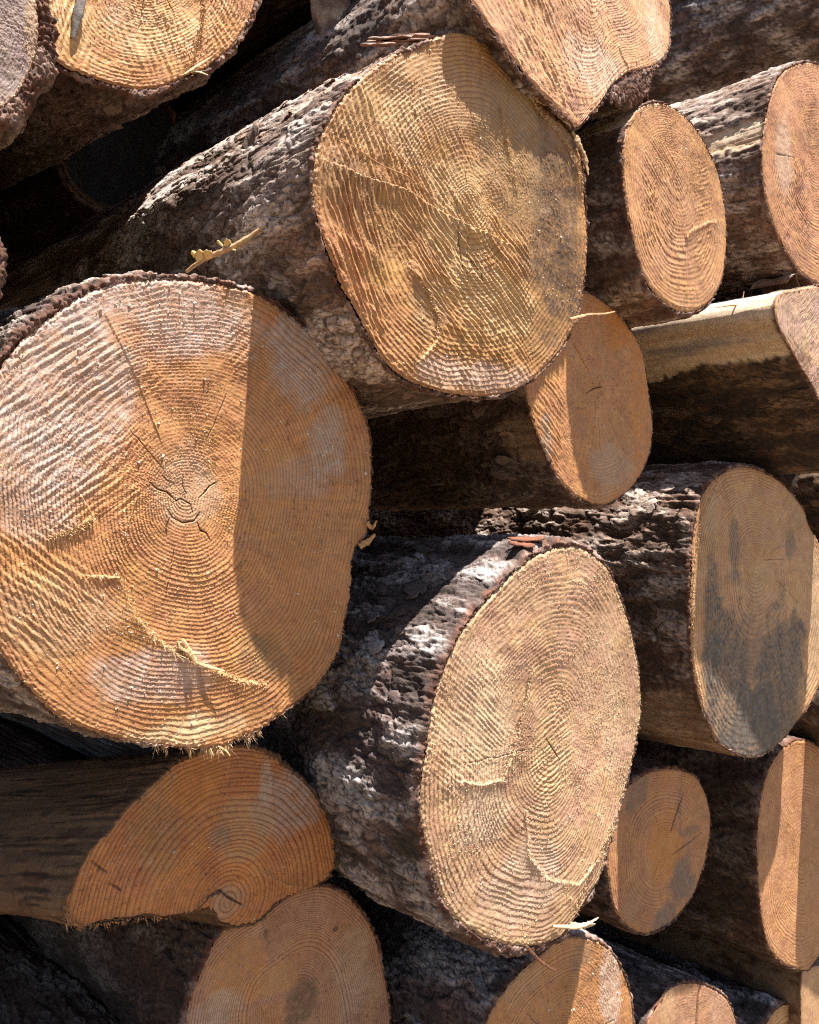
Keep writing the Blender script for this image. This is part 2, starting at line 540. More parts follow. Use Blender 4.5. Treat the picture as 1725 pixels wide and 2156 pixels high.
        fade = sstep(0, .02, l_) * .55 + .45
        hh = hh * fade
        hh = np.where(an > 0, fin * .0009, hh)
        tone = np.clip((h1 - .27) * 1.9 + (pid - .5) * .5 + .25 * fbm(q * 20, 3, seed + 160), 0, 1)[:, None]
        cb = lo * (1 - tone) + mid * tone
        t2 = sstep(.35, .95, tone[:, 0] + .35 * fbm(q * 13, 3, seed + 161))[:, None]
        cb = cb * (1 - t2) + hi * t2
        t3 = (sstep(.05, .45, fbm(qw * np.array([24, 24, 14.]), 3, seed + 162)) * .42)[:, None]
        cb = cb * (1 - t3) + red * t3
        ckk = np.clip(np.maximum(np.maximum(crackd * .55, furw * .5), np.maximum(np.maximum(e1_ * 1.0, e2_ * .85), crk2 * .8)), 0, 1)[:, None]
        cb = cb * (1 - ckk) + lo * .6 * ckk
        # green-grey lichen dust
    else:
        g1 = fbm(q * np.array([90, 90, 5.]), 4, seed + 110, .6)
        g2 = fbm(q * np.array([300, 300, 12.]), 3, seed + 111, .6)
        g3 = fbm(q * np.array([14, 14, 3.5]), 3, seed + 112)
        hh = (g1 * 1.1 + g2 * .5 + g3 * 3.0) / 1000. * barkamp
        t = sstep(-.5, .5, g3 + .4 * g1)[:, None]
        cb = mid * (1 - t) + hi * t
        t = (sstep(.15, .5, fbm(q * np.array([30, 30, 4.]), 3, seed + 113)) * .75)[:, None]
        cb = cb * (1 - t) + lo * t
        t = (sstep(.2, .6, fbm(q * np.array([22, 22, 7.]), 3, seed + 114)) * .5)[:, None]
        cb = cb * (1 - t) + red * t
        cb = cb * (1 + .22 * g2[:, None])
        rem = sstep(.12, .22, fbm(q * np.array([26, 26, 11.]), 4, seed + 116, .6) - .12)[:, None]     # scraps of inner bark left on the wood
        cb = cb * (1 - rem) + np.array([.12, .058, .032]) * rem
        hh = hh + rem[:, 0] * .0018
        gk = sstep(.30, .42, fbm(q * np.array([150, 150, 7.]), 3, seed + 117, .5))[:, None] * .7      # drying checks along the grain
        cb = cb * (1 - gk) + lo * .5 * gk
        hh = hh - gk[:, 0] * .0012
    for (t0, t1, pname, st, *lm) in bands:            # lengthwise bands of another surface, by angle
        tt_ = np.degrees(np.tile(T, n_rows))
        jl = 6 * fbm(q * np.array([12, 12, 9.]), 3, seed + 170) + 3 * fbm(q * 70, 2, seed + 171)
        w = (sstep(t0 - 2, t0 + 2, tt_ + jl) * (1 - sstep(t1 - 2, t1 + 2, tt_ + jl)) * st * (1 if not lm else 1 - sstep(lm[0] * .75, lm[0] * 1.25, l_ + .03 * jl / 6)))[:, None]
        pb = PALETTES[pname]
        g = fbm(q * np.array([60, 60, 4.]), 4, seed + 172, .6)[:, None]
        g2_ = sstep(.05, .55, fbm(q * np.array([40, 40, 3.]), 3, seed + 173))[:, None]
        cc = np.array(pb['mid']) * (1 - sstep(-.5, .4, g)) + np.array(pb['hi']) * sstep(-.5, .4, g)
        cc = cc * (1 - g2_ * .75) + np.array(pb['lo']) * g2_ * .75
        cb = cb * (1 - w) + cc * w
        if pname in ('bare', 'pale', 'ash', 'salmon'): hh = hh * (1 - w[:, 0]) + w[:, 0] * (g[:, 0] * .0012 - .006)
    inn = INNER * (1 + .9 * fbm(q * 120, 3, seed + 180)[:, None]) + np.array([.16, .12, .10]) * sstep(-.1, .5, fbm(q * 45, 3, seed + 181))[:, None]
    w = (an * .92)[:, None]
    lay_ = fbm(np.stack([np.tile(cs, n_rows) * 9, np.tile(sn, n_rows) * 9, rr.ravel() * 420], 1), 3, seed + 192, .6)
    inn = inn * (1 + .8 * lay_[:, None])
    if bare: inn = np.array(pl['mid']) * np.ones((len(q), 1))
    tw = np.where(an > 0, 1, np.exp(-l_ / .0022))[:, None] * .9
    cb = cb * (1 - tw) + inn * tw
    cb = np.clip(cb, .008, .8)
    Vb = base3.reshape(-1, 3) + np.tile(rad, (n_rows, 1)) * hh[:, None]
    # crumbly end grain of the bark
    if not bare:
        lay = fbm(np.stack([np.tile(cs, n_rows) * 9, np.tile(sn, n_rows) * 9, rr.ravel() * 420], 1), 3, seed + 192, .6)
        cr = fbm(q * 300, 3, seed + 190, .8) + 1.1 * lay
        Vb += (an * cr * .0030)[:, None] * n
        # ragged front lip
        lipn = (np.tile(fbm(edge * .5, 3, seed + 191, .6), n_rows) * .004 * np.exp(-l_ / .01) * np.where(an > 0, np.repeat(np.concatenate([np.linspace(0, 1, na + 1), np.zeros(nb - 1)]), NA), 1))
        Vb += lipn[:, None] * n
    Vb += c0 + off
    # rear cap
    cen = (c0 + off + d * L)[None, :]
    Vb = np.concatenate([Vb, np.repeat(cen, NA, 0)]); cb = np.concatenate([cb, np.tile([[.3, .2, .1]], (NA, 1))])
    cb4 = np.concatenate([cb, np.ones((len(cb), 1))], 1)
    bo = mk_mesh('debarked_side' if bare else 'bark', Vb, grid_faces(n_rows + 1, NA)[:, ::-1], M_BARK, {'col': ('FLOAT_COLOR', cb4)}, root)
    G = dict(root=root, V=V.reshape(NR + 1, NA, 3), VB=Vb[:n_rows * NA].reshape(n_rows, NA, 3), n=n, d=d, e1=e1, e2=e2, T=T, R=R, c0=c0, off=off, ppm=ppm,
             rad=rad, lq=lq, na=na, lv=lv, NA=NA, m1=m1.reshape(NR + 1, NA), to_ab=to_ab, cb=cb[:n_rows * NA].reshape(n_rows, NA, 3), tk=tk)
    LOGS[key] = G
    rs = np.random.RandomState(seed * 13 + 5)
    if dust or resin:
        scatter(G, 'sawdust', dust, M_DUST, rs, .00035, .0010)
        if resin: scatter(G, 'resin_beads', resin, M_RESIN, rs, .0006, .0018)
    if fuzz: splinters(G, fuzz, rs)
    if flakes: bark_flakes(G, flakes, rs, flakereg)
    return G


OCT = np.array([[1, 0, 0], [-1, 0, 0], [0, 1, 0], [0, -1, 0], [0, 0, 1], [0, 0, -1]], float)
OCF = np.array([[0, 2, 4], [2, 1, 4], [1, 3, 4], [3, 0, 4], [2, 0, 5], [1, 2, 5], [3, 1, 5], [0, 3, 5]])


def scatter(G, name, cnt, mat, rs, s0, s1):
    if cnt <= 0: return
    V = G['V']; nr, na, _ = V.shape
    k = cnt * 3
    si = np.sqrt(rs.rand(k)); ti = rs.randint(0, na, k)
    ri = np.clip((si * (nr - 1)).astype(int), 0, nr - 1)
    clump = fbm(V[ri, ti] * 26, 2, 33)
    ok = np.where(rs.rand(k) < sstep(-.15, .5, clump))[0][:cnt]
    P = V[ri[ok], ti[ok]]
    m = len(P)
    sz = s0 + (s1 - s0) * rs.rand(m) ** 3
    sc = sz[:, None] * (.5 + rs.rand(m, 3))
    Q = rs.normal(size=(m, 3, 3)); Q, _ = np.linalg.qr(Q)
    W = (OCT[None] * (1 + .5 * (rs.rand(m, 6, 1) - .5))) * sc[:, None, :]
    W = np.einsum('mij,mkj->mki', Q, W) + P[:, None, :] + G['n'] * (sz * .35)[:, None, None]
    Fs = (OCF[None] + (np.arange(m) * 6)[:, None, None]).reshape(-1, 3)
    mk_mesh(name, W.reshape(-1, 3), Fs, mat, None, G['root'], smooth=False, kind='stuff')


def cones(P, D, Ln, Wd, rs, bend=.25):
    """curved tapered slivers: P base, D dir, Ln length, Wd width"""
    m = len(P); ns = 4
    D = D / np.linalg.norm(D, axis=1)[:, None]
    U = np.cross(D, rs.normal(size=(m, 3))); U /= np.linalg.norm(U, axis=1)[:, None]
    Wv = np.cross(D, U)
    cur = rs.normal(size=(m, 3)) * bend
    V = np.zeros((m, ns, 3, 3)); A3 = np.arange(3) * 2 * math.pi / 3
    for i in range(ns):
        t = i / (ns - 1)
        c = P + D * (Ln * t)[:, None] + cur * (Ln * t * t)[:, None]
        w = Wd * (1 - t) ** .7 + .00003
        for j in range(3):
            V[:, i, j] = c + U * (w * math.cos(A3[j]))[:, None] + Wv * (w * .5 * math.sin(A3[j]))[:, None]
    b = grid_faces(ns, 3)
    Fs = (b[None] + (np.arange(m) * ns * 3)[:, None, None]).reshape(-1, 4)
    return V.reshape(-1, 3), Fs


def splinters(G, spec, rs):
    VV = []; FF = []; o = 0
    for (t0, t1, cnt, l0, l1, down, mat_i) in spec:
        T = G['T']; na = len(T)
        tt = R_(t0) + (R_(t1) - R_(t0)) * rs.rand(cnt)
        # clumped
        k = sstep(-.5, .4, fbm(np.stack([tt * 9, tt * 0, tt * 0 + 3], 1), 2, 5))
        tt = tt[rs.rand(cnt) < k + .15]
        ti = ((tt / (2 * math.pi)) * na).astype(int) % na
        P = G['V'][-1, ti] - G['n'] * rs.rand(len(ti))[:, None] * .004
        rad = G['rad'][ti]
        D = rad * (.5 + rs.rand(len(ti), 1)) + G['n'] * rs.rand(len(ti), 1) * .7 + rs.normal(size=(len(ti), 3)) * .45 + np.array([0, 0, -down])
        cl = np.clip(.45 + 1.3 * fbm(np.stack([tt * 26, tt * 0, tt * 0 + 8], 1), 2, 6), .12, 1.5)
        Ln = (l0 + (l1 - l0) * rs.rand(len(ti)) ** 2.0) / 1000. * cl
        V, Fq = cones(P - rad * .0008, D, Ln, .0002 + .0004 * rs.rand(len(ti)), rs)
        VV.append(V); FF.append(Fq + o); o += len(V)
    mk_mesh('torn_fibres', np.concatenate(VV), np.concatenate(FF), M_SPLO if spec[0][6] else M_SPL, None, G['root'], smooth=False, kind='stuff')


def line_fuzz(key, pl, cnt, l0, l1, rs, mat, spread=.0012, name='torn_fibres'):
    G = LOGS[key]; Q = np.array([G['to_ab'](x, y) for x, y in pl])
    t = rs.rand(cnt) * (len(Q) - 1) * .9999; i = t.astype(int); f = (t - i)[:, None]
    ab = Q[i] * (1 - f) + Q[i + 1] * f + rs.normal(size=(cnt, 2)) * spread
    P = G['c0'] + G['off'] + ab[:, :1] * G['e1'] + ab[:, 1:] * G['e2'] + G['n'] * (.0005 + .002 * rs.rand(cnt, 1))
    D = G['n'] * .8 + np.array([0, 0, -.5]) + rs.normal(size=(cnt, 3)) * .6
    V, Fq = cones(P, D, (l0 + (l1 - l0) * rs.rand(cnt) ** 2) / 1000., .0003 + .0006 * rs.rand(cnt), rs, .5)
    mk_mesh(name, V, Fq, mat, None, G['root'], smooth=False, kind='stuff')


def flake_mesh(ln, wd, rs, curl=.35, th=.0011):
    nu, nv = 9, 6
    u = np.linspace(0, 1, nu); v = np.linspace(-1, 1, nv)
    U, Vv = np.meshgrid(u, v, indexing='ij')
    sd = rs.rand() * 50
    prof = np.sin(np.pi * np.clip(U * .86 + .09, 0, 1)) ** .45
    jag = 1 + .45 * fbm(np.stack([U.ravel() * 4, np.sign(Vv.ravel()) * 2, U.ravel() * 0 + sd], 1), 3, 2).reshape(U.shape)
    X = (U - .0) * ln; X = X + .14 * ln * fbm(np.stack([Vv.ravel() * 2.2, U.ravel() * 0, U.ravel() * 0 + sd], 1), 3, 4).reshape(U.shape) * np.abs(U - .5) * 2
    Yy = Vv * wd * .5 * prof * jag
    Z = curl * ln * (U ** 2) * .5 - curl * wd * .5 * Vv ** 2 + .12 * wd * fbm(np.stack([U.ravel() * 3, Vv.ravel() * 2, U.ravel() * 0 + sd], 1), 3, 6).reshape(U.shape)
    top = np.stack([X, Yy, Z], -1).reshape(-1, 3)
    bot = top.copy(); bot[:, 2] -= th
    fq = grid_faces(nu, nv, False); nn = nu * nv
    bo = fq[:, ::-1] + nn
    ed = []
    for i in range(nu - 1):
        ed.append([i * nv, (i + 1) * nv, (i + 1) * nv + nn, i * nv + nn]); ed.append([i * nv + nv - 1, i * nv + nv - 1 + nn, (i + 1) * nv + nv - 1 + nn, (i + 1) * nv + nv - 1])
    for j in range(nv - 1):
        ed.append([j, j + nn, j + 1 + nn, j + 1]); k = (nu - 1) * nv
        ed.append([k + j, k + j + 1, k + j + 1 + nn, k + j + nn])
    return np.concatenate([top, bot]), np.concatenate([fq, bo, np.array(ed)])


def put_flake(G, ti, ri, ln, wd, rs, lift=.35, curl=.35, yaw=0., colr=None, out=.0005, flip=1, name='bark_flake'):
    V, Fq = flake_mesh(ln, wd, rs, curl)
    P = G['VB'][ri, ti % G['NA']]; nrm = G['rad'][ti % G['NA']]
    ax = G['d'] * flip
    side = np.cross(nrm, ax); side /= np.linalg.norm(side)
    ax = np.cross(side, nrm)
    ax2 = ax * math.cos(yaw) + side * math.sin(yaw); side2 = np.cross(nrm, ax2)
    ax3 = ax2 * math.cos(lift) + nrm * math.sin(lift); nrm3 = np.cross(ax3, side2)
    W = P + nrm * out + V[:, :1] * ax3 + V[:, 1:2] * side2 + V[:, 2:3] * nrm3
    c = colr if colr is not None else G['cb'][ri, ti % G['NA']] * (.8 + .5 * rs.rand())
    ca = np.tile(np.array([*c, 1.0]), (len(W), 1))
    half = len(W) // 2
    ca[half:, :3] = np.array([.17, .075, .04])
    return mk_mesh(name, W, Fq, M_BARK, {'col': ('FLOAT_COLOR', ca)}, G['root'])


def bark_flakes(G, cnt, rs, reg):
    t0, t1, l0, l1 = reg
    for i in range(cnt):
        ti = int(((R_(t0 + (t1 - t0) * rs.rand())) / (2 * math.pi)) * G['NA']) % G['NA']
        l = max(.012, l0 + (l1 - l0) * rs.rand() ** 1.2)
        ri = G['na'] + int(np.searchsorted(G['lq'][G['na'] + 1:], l))
        ri = min(ri, len(G['lq']) - 2)
        ln = .014 + .022 * rs.rand(); wd = ln * (.35 + .4 * rs.rand())
        put_flake(G, ti, ri, ln, wd * 1.3, rs, .03 + .10 * rs.rand(), .02 + .14 * rs.rand(), rs.normal() * .3, out=-.0008, flip=rs.choice([-1, 1]) if l > .06 else 1)


def base_ell(cx, cy, r, p):
    """outline and centre of a log whose section is given where the pile's front plane is, moved back by -p"""
    v = ray(cx, cy); Yb = (DC @ P0) / (DC @ v); P = v * Yb - DC * p
    px = CX + P[0] / P[1] * F; py = CY - P[2] / P[1] * F; k = Yb / P[1]
    return ell(px, py, r * k * .85, r * k), (px, py)


def sh(pl, dx=0, dy=0):
    return [(x + dx, y + dy) for x, y in pl]


def ell(cx, cy, rx, ry, k=24):
    return [(cx + rx * math.sin(2 * math.pi * i / k), cy - ry * math.cos(2 * math.pi * i / k)) for i in range(k)]


# ------------------------------------------------------------------ the logs (outlines traced in picture pixels, set at their own depth)
big = [(300, 590), (350, 590), (400, 591), (450, 596), (500, 607), (540, 620), (580, 645), (620, 672), (650, 700), (680, 735), (710, 770), (735, 810), (755, 850), (770, 890),
       (780, 930), (783, 980), (782, 1030), (778, 1080), (772, 1122), (752, 1148), (742, 1172), (740, 1210), (735, 1265), (725, 1310), (718, 1350), (702, 1390), (680, 1428),
       (650, 1462), (600, 1500), (550, 1535), (500, 1558), (470, 1572), (420, 1576), (370, 1574), (310, 1566), (250, 1555), (200, 1540), (150, 1524), (110, 1500), (80, 1470),
       (50, 1438), (15, 1395), (-15, 1340), (-38, 1260), (-52, 1160), (-58, 1060), (-52, 950), (-35, 860), (-5, 785), (45, 722), (100, 675), (150, 637), (200, 612), (250, 597)]
G_B = build_log('B', big, (388, 1045), .0, 'largest round log end, left part sunlit, with a dark crack star at its heart', vp=(-1150, 1120), tilt=(0, 0),
          bark=[(0, 2), (25, 5), (50, 7), (75, 6), (95, 7), (130, 8), (160, 7), (190, 3), (230, 1), (300, .3), (340, 1)], pal='grey', rings=60, ringamp=.50, ringcol=.85, base=(.49, .232, .088), und=3.0,
          patches=[(330, 640, 270, 95, (.62, .52, .47), .62, 20), (130, 800, 190, 210, (.60, .50, .45), .62, 14), (60, 980, 110, 150, (.57, .46, .40), .5, 16),
                   (640, 760, 105, 120, (.47, .385, .33), .85, 22), (690, 930, 70, 90, (.48, .37, .29), .7, 24), (620, 1010, 110, 50, (.46, .34, .25), .5, 26), (560, 1380, 90, 60, (.26, .16, .07), .75, 22),
                   (640, 1250, 120, 190, (.50, .23, .075), .6, 20), (560, 1000, 60, 260, (.52, .26, .09), .5, 20), (388, 1030, 85, 95, (.55, .36, .22), .8, 14), (260, 690, 45, 40, (.52, .22, .06), .6, 40),
                   (330, 1420, 150, 60, (.58, .50, .46), .45, 18), (120, 1300, 130, 80, (.56, .38, .22), .5, 20), (400, 1540, 160, 40, (.70, .53, .30), .8, 20)],
          saws=[(120, 860, 230, 260, 37, 7, 1.0), (60, 1230, 150, 150, -38, 7, 1.0), (560, 720, 160, 120, 40, 8, .5)],
          steps=[([(165, 1210), (250, 1215), (285, 1300), (345, 1360), (400, 1390), (450, 1410), (500, 1430), (570, 1445)], 3.6, 22, -1),
                 ([(100, 1130), (150, 1120), (200, 1090), (150, 1010), (160, 960)], 1.6, 14, 1), ([(255, 1230), (262, 1130), (300, 1010)], 1.2, 12, 1), ([(215, 650), (290, 800), (345, 950)], 1.0, 16, 1)],
          cracks=[([(314, 1016), (330, 1030), (350, 1036), (372, 1056)], .55, 3), ([(418, 1048), (432, 1036), (441, 1024), (458, 1014)], .5, 3), ([(352, 1072), (362, 1090), (384, 1101), (408, 1096), (420, 1078)], .5, 2.5),
                  ([(414, 1100), (420, 1116), (433, 1122), (441, 1136)], .5, 3), ([(362, 1058), (380, 1050), (400, 1062), (404, 1078)], .45, 2), ([(386, 1000), (384, 1022), (392, 1040)], .35, 1.5), ([(356, 1090), (348, 1112), (350, 1130)], .35, 1.5), ([(340, 1000), (352, 1012), (366, 1018)], .35, 1.5)],
          dust=1500, resin=170, fuzz=[(262, 292, 1300, 4, 15, .9, 0), (235, 330, 1500, 1.5, 6, .4, 0), (325, 400, 700, 1, 5, .1, 1), (40, 230, 300, 1, 3, .1, 1)], taper=.12, lv=.42, seed=3, flakes=26, flakereg=(80, 165, 0, .15))

mid = [(952, 70), (985, 72), (1012, 80), (1052, 100), (1077, 125), (1107, 152), (1135, 200), (1165, 245), (1190, 268), (1208, 292), (1224, 330), (1230, 380), (1236, 450), (1236, 520),
       (1232, 590), (1222, 650), (1203, 702), (1175, 745), (1140, 783), (1100, 812), (1060, 828), (1010, 834), (950, 829), (890, 812), (850, 795), (820, 770), (795, 740), (772, 695),
       (747, 650), (722, 610), (702, 560), (682, 510), (668, 450), (661, 390), (663, 340), (675, 290), (697, 247), (725, 205), (762, 163), (805, 128), (850, 102), (900, 84)]
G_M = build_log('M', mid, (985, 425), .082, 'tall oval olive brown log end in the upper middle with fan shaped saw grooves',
          bark=[(0, 2), (30, 7), (55, 5), (75, 2), (100, 4), (120, 7), (145, 6), (180, 4), (230, 5), (265, 6), (300, 4), (340, 3)], pal='light', rings=44, ringamp=.45, ringcol=.62, base=(.42, .215, .07), und=4.0,
          patches=[(1165, 430, 115, 380, (.13, .07, .032), .97, 10), (1080, 330, 110, 200, (.33, .21, .095), .7, 14), (1180, 250, 60, 90, (.42, .22, .09), .5, 20), (960, 460, 120, 130, (.60, .42, .21), .6, 14), (1040, 640, 150, 90, (.60, .42, .21), .6, 16),  # first patch paints dark stain and shade together on the right side
                   (800, 700, 120, 110, (.52, .24, .09), .6, 18), (720, 560, 70, 170, (.46, .19, .07), .7, 16), (740, 400, 80, 60, (.32, .17, .07), .6, 18), (1000, 790, 180, 40, (.56, .42, .36), .55, 20), (800, 240, 100, 90, (.60, .40, .19), .5, 16),
                   (870, 400, 70, 50, (.47, .24, .09), .6, 20), (930, 200, 130, 80, (.52, .33, .17), .5, 16), (900, 640, 60, 60, (.36, .24, .13), .5, 22)],
          saws=[(770, 330, 130, 180, -68, 7.5, 1.7), (740, 600, 110, 230, -66, 7.5, 2.6), (1020, 620, 200, 200, -38, 6.5, 2.2), (930, 480, 160, 130, -42, 6, 1.3), (1000, 750, 180, 90, -60, 9, 1.3),
                (900, 330, 160, 130, -52, 7, .9)],
          steps=[([(670, 330), (760, 370), (850, 400), (930, 450), (1020, 490), (1085, 520)], 3.4, 18, -1), ([(855, 560), (900, 610), (925, 670), (915, 720), (870, 770)], 3.0, 14, 1),
                 ([(1060, 250), (1078, 330), (1090, 420)], 1.8, 10, -1)],
          cracks=[([(960, 475), (968, 520), (975, 565)], .6, 2), ([(985, 540), (1010, 575), (1018, 600)], .6, 2)],
          dust=1700, resin=90, fuzz=[(0, 360, 1300, 1, 4, .1, 0), (20, 70, 300, 2, 6, .1, 0)], lv=.62, seed=5, flakes=34, flakereg=(95, 200, .01, .3), barkamp=.8, bands=[(98, 150, 'salmon', .75, .11)])

pale = [(1187, 1153), (1212, 1151), (1242, 1164), (1267, 1184), (1287, 1209), (1302, 1244), (1313, 1274), (1326, 1320), (1338, 1370), (1346, 1420), (1350, 1470), (1350, 1510), (1345, 1537),
        (1335, 1582), (1327, 1627), (1314, 1672), (1303, 1717), (1292, 1757), (1278, 1797), (1266, 1837), (1247, 1875), (1222, 1912), (1205, 1942), (1185, 1967), (1155, 1984), (1112, 1992),
        (1062, 1988), (1012, 1970), (977, 1947), (947, 1917), (927, 1877), (912, 1827), (898, 1777), (890, 1727), (887, 1677), (890, 1627), (899, 1577), (907, 1522), (917, 1467), (930, 1425),
        (950, 1377), (973, 1332), (1007, 1287), (1042, 1249), (1082, 1209), (1122, 1176), (1160, 1159)]
G_C = build_log('C', pale, (1163, 1570), .105, 'pale freshly cut oval log end in full sun, sprinkled with sawdust',
          bark=[(0, 3), (60, 5), (85, 9), (110, 6), (150, 5), (190, 6), (230, 9), (255, 12), (280, 10), (310, 4)], pal='blue', rings=42, ringamp=.40, ringcol=.6, base=(0.514, 0.313, 0.184), und=3.2, rim=(.50, .34, .18),
          patches=[(1165, 1575, 75, 130, (.55, .36, .18), .7, 16), (1000, 1560, 100, 200, (.64, .47, .30), .5, 16), (1100, 1850, 160, 90, (.58, .42, .31), .6, 16), (1290, 1480, 40, 180, (.62, .45, .28), .5, 20), (1035, 1520, 70, 130, (.68, .50, .31), .6, 24), (1100, 1250, 100, 40, (.60, .40, .22), .5, 20),
                   (1020, 1720, 90, 60, (.58, .44, .30), .6, 20)],
          saws=[(980, 1520, 130, 160, -40, 5.5, .9), (990, 1760, 110, 160, 62, 6.5, .9), (1160, 1600, 80, 120, 20, 6, .8)],
          steps=[([(1120, 1400), (1100, 1500), (1080, 1580), (1055, 1640), (1010, 1650), (955, 1640)], 3.6, 12, 1), ([(1105, 1700), (1112, 1800), (1150, 1850), (1215, 1860), (1260, 1800), (1300, 1700)], 2.2, 12, -1),
                 ([(1205, 1920), (1235, 1840), (1290, 1740)], 2.0, 12, 1)],
          cracks=[([(1150, 1555), (1166, 1580), (1180, 1600)], .7, 2)],
          dust=5200, resin=20, fuzz=[(0, 360, 1400, .8, 3, .1, 0), (285, 345, 500, 2, 6, .1, 0)], lv=.42, seed=8, flakes=26, flakereg=(95, 175, .0, .2))

top_l = [(97, -20), (101, 15), (106, 65), (108, 112), (120, 131), (150, 148), (190, 160), (225, 172), (270, 183), (320, 184), (360, 173), (400, 155), (440, 138), (462, 120), (490, 95), (515, 60),
         (532, 28), (542, -10), (545, -80), (530, -170), (490, -250), (420, -300), (330, -320), (240, -300), (170, -240), (120, -150)]
G_A = build_log('A', top_l, (318, -70), -.05, 'honey yellow log end at the top edge with a grey sliver hanging on it', vp=(-900, 930),
          bark=[(0, 6), (200, 7), (250, 8), (270, 9), (300, 6), (330, 6)], pal='brown', rings=40, ringamp=.5, ringcol=.5, base=(0.565, 0.267, 0.091), und=3,
          patches=[(150, 30, 60, 90, (.70, .45, .18), .6, 16), (300, 60, 120, 60, (.68, .46, .24), .5, 18)],
          saws=[(140, 60, 90, 130, 70, 6.5, 1.3), (300, 60, 110, 100, -68, 7, .9), (480, 50, 60, 110, -50, 8, .9)],
          steps=[([(430, -20), (425, 40), (412, 90), (400, 155)], 3.0, 14, -1), ([(268, 184), (272, 160), (268, 130)], 1.0, 8, 1)],
          dust=900, resin=20, fuzz=[(200, 330, 320, 1.5, 4, .3, 0)], lv=.5, seed=11, barkamp=1.1, flakes=14, flakereg=(230, 290, 0, .3))

edge_l = [(70, -40), (76, 0), (82, 60), (75, 115), (57, 168), (32, 204), (0, 226), (-50, 245), (-110, 250), (-180, 220), (-230, 150), (-250, 60), (-245, -50), (-200, -150), (-120, -210), (-30, -190), (40, -120)]
build_log('TL', edge_l, (-85, 20), -.02, 'grey weathered log end in the top left corner, thick red brown bark rim',
          bark=[(0, 17), (300, 18), (320, 16), (340, 17), (270, 16), (90, 12), (180, 10)], pal='brown', rings=30, ringamp=.35, ringcol=.25, base=(0.308, 0.213, 0.176), und=2.5, relief=1.3,
          patches=[(70, 60, 20, 120, (.5, .3, .15), .7, 30)], dust=900, fuzz=[(270, 370, 160, 1, 3, .1, 1)], lv=.3, seed=13)

top_c = [(985, -60), (997, 0), (1027, 50), (1057, 90), (1082, 125), (1122, 175), (1162, 215), (1192, 245), (1216, 267), (1238, 246), (1260, 222), (1281, 187), (1300, 168), (1327, 150), (1367, 141), (1397, 124),
         (1411, 95), (1414, 45), (1411, 0), (1405, -70), (1385, -150), (1340, -230), (1270, -280), (1180, -280), (1090, -220), (1020, -140)]
build_log('T', top_c, (1255, -60), .055, 'rosy log end with straight diagonal saw lines and crumbly red bark at its lower edge',
          bark=[(0, 3), (90, 8), (180, 9), (200, 12), (225, 9), (262, 5), (274, 20), (288, 40), (308, 42), (322, 26), (340, 5)], pal='grey', rings=36, ringamp=.25, ringcol=.35, base=(0.563, 0.299, 0.153), und=2.5, tilt=(6, 6),
          patches=[(1130, 120, 90, 60, (.60, .34, .17), .7, 16), (1250, 150, 120, 80, (.64, .46, .34), .6, 16), (1380, 60, 50, 120, (.62, .46, .32), .6, 20), (1150, 60, 50, 120, (.55, .30, .13), .6, 16)],
          saws=[(1190, 100, 260, 260, -50, 4.2, 1.5), (1120, 60, 160, 160, -52, 11, 2.2)], steps=[([(1300, 90), (1310, 120), (1325, 150)], 1.6, 8, 1)],
          dust=1500, resin=120, fuzz=[(200, 300, 200, 1, 3, .2, 0)], lv=.8, seed=17, barkamp=1.1)

small = [(1387, 216), (1417, 227), (1443, 246), (1472, 280), (1493, 317), (1511, 362), (1522, 412), (1529, 465), (1530, 520), (1525, 567), (1513, 608), (1492, 638), (1462, 655), (1427, 653), (1397, 634),
         (1367, 600), (1348, 551), (1334, 500), (1322, 440), (1315, 385), (1312, 325), (1317, 280), (1330, 248), (1354, 224)]
G_N = build_log('N', small, (1422, 350), .06, 'narrow golden oval log end, upper right, with a raised triangular step near its bottom',
          bark=[(0, 2), (90, 3), (120, 4), (180, 3), (240, 6), (270, 8), (300, 5)], pal='pink', rings=30, ringamp=.5, ringcol=.55, base=(0.547, 0.281, 0.124), und=2,
          saws=[(1390, 430, 90, 170, -40, 5.5, .9), (1480, 470, 50, 140, 25, 6, .9)],
          steps=[([(1443, 500), (1460, 482), (1490, 466), (1515, 466)], 2.6, 14, -1), ([(1443, 500), (1444, 560), (1450, 640)], 2.2, 8, -1)],
          cracks=[([(1443, 500), (1443, 560), (1450, 640)], .9, 2)], dust=1000, resin=30, fuzz=[(0, 360, 220, 1, 3, .1, 0)], lv=.4, seed=19, res=.9,
          bands=[(148, 168, 'pale', .95)], barkamp=.7)

right_t = [(1682, 135), (1712, 132), (1750, 150), (1790, 200), (1815, 290), (1825, 380), (1815, 470), (1790, 550), (1760, 592), (1732, 600), (1702, 585), (1672, 555), (1647, 510), (1627, 465), (1612, 410),
           (1606, 350), (1607, 295), (1616, 240), (1628, 190), (1650, 152)]
build_log('P', right_t, (1716, 340), .03, 'log end cut by the upper right edge, brightly lit bark on top',
          bark=[(0, 3), (90, 4), (130, 7), (180, 4), (240, 6), (270, 6)], pal='pink', rings=44, ringamp=.45, ringcol=.6, base=(0.547, 0.274, 0.131), und=2.5,
          patches=[(1650, 320, 40, 90, (.66, .50, .36), .6, 18)], saws=[(1680, 450, 70, 120, -40, 6, .9)], dust=500, fuzz=[(0, 360, 120, 1, 3, .1, 0)], lv=.55, seed=23, res=.85, bands=[(172, 186, 'pale', .8)], barkamp=.9)

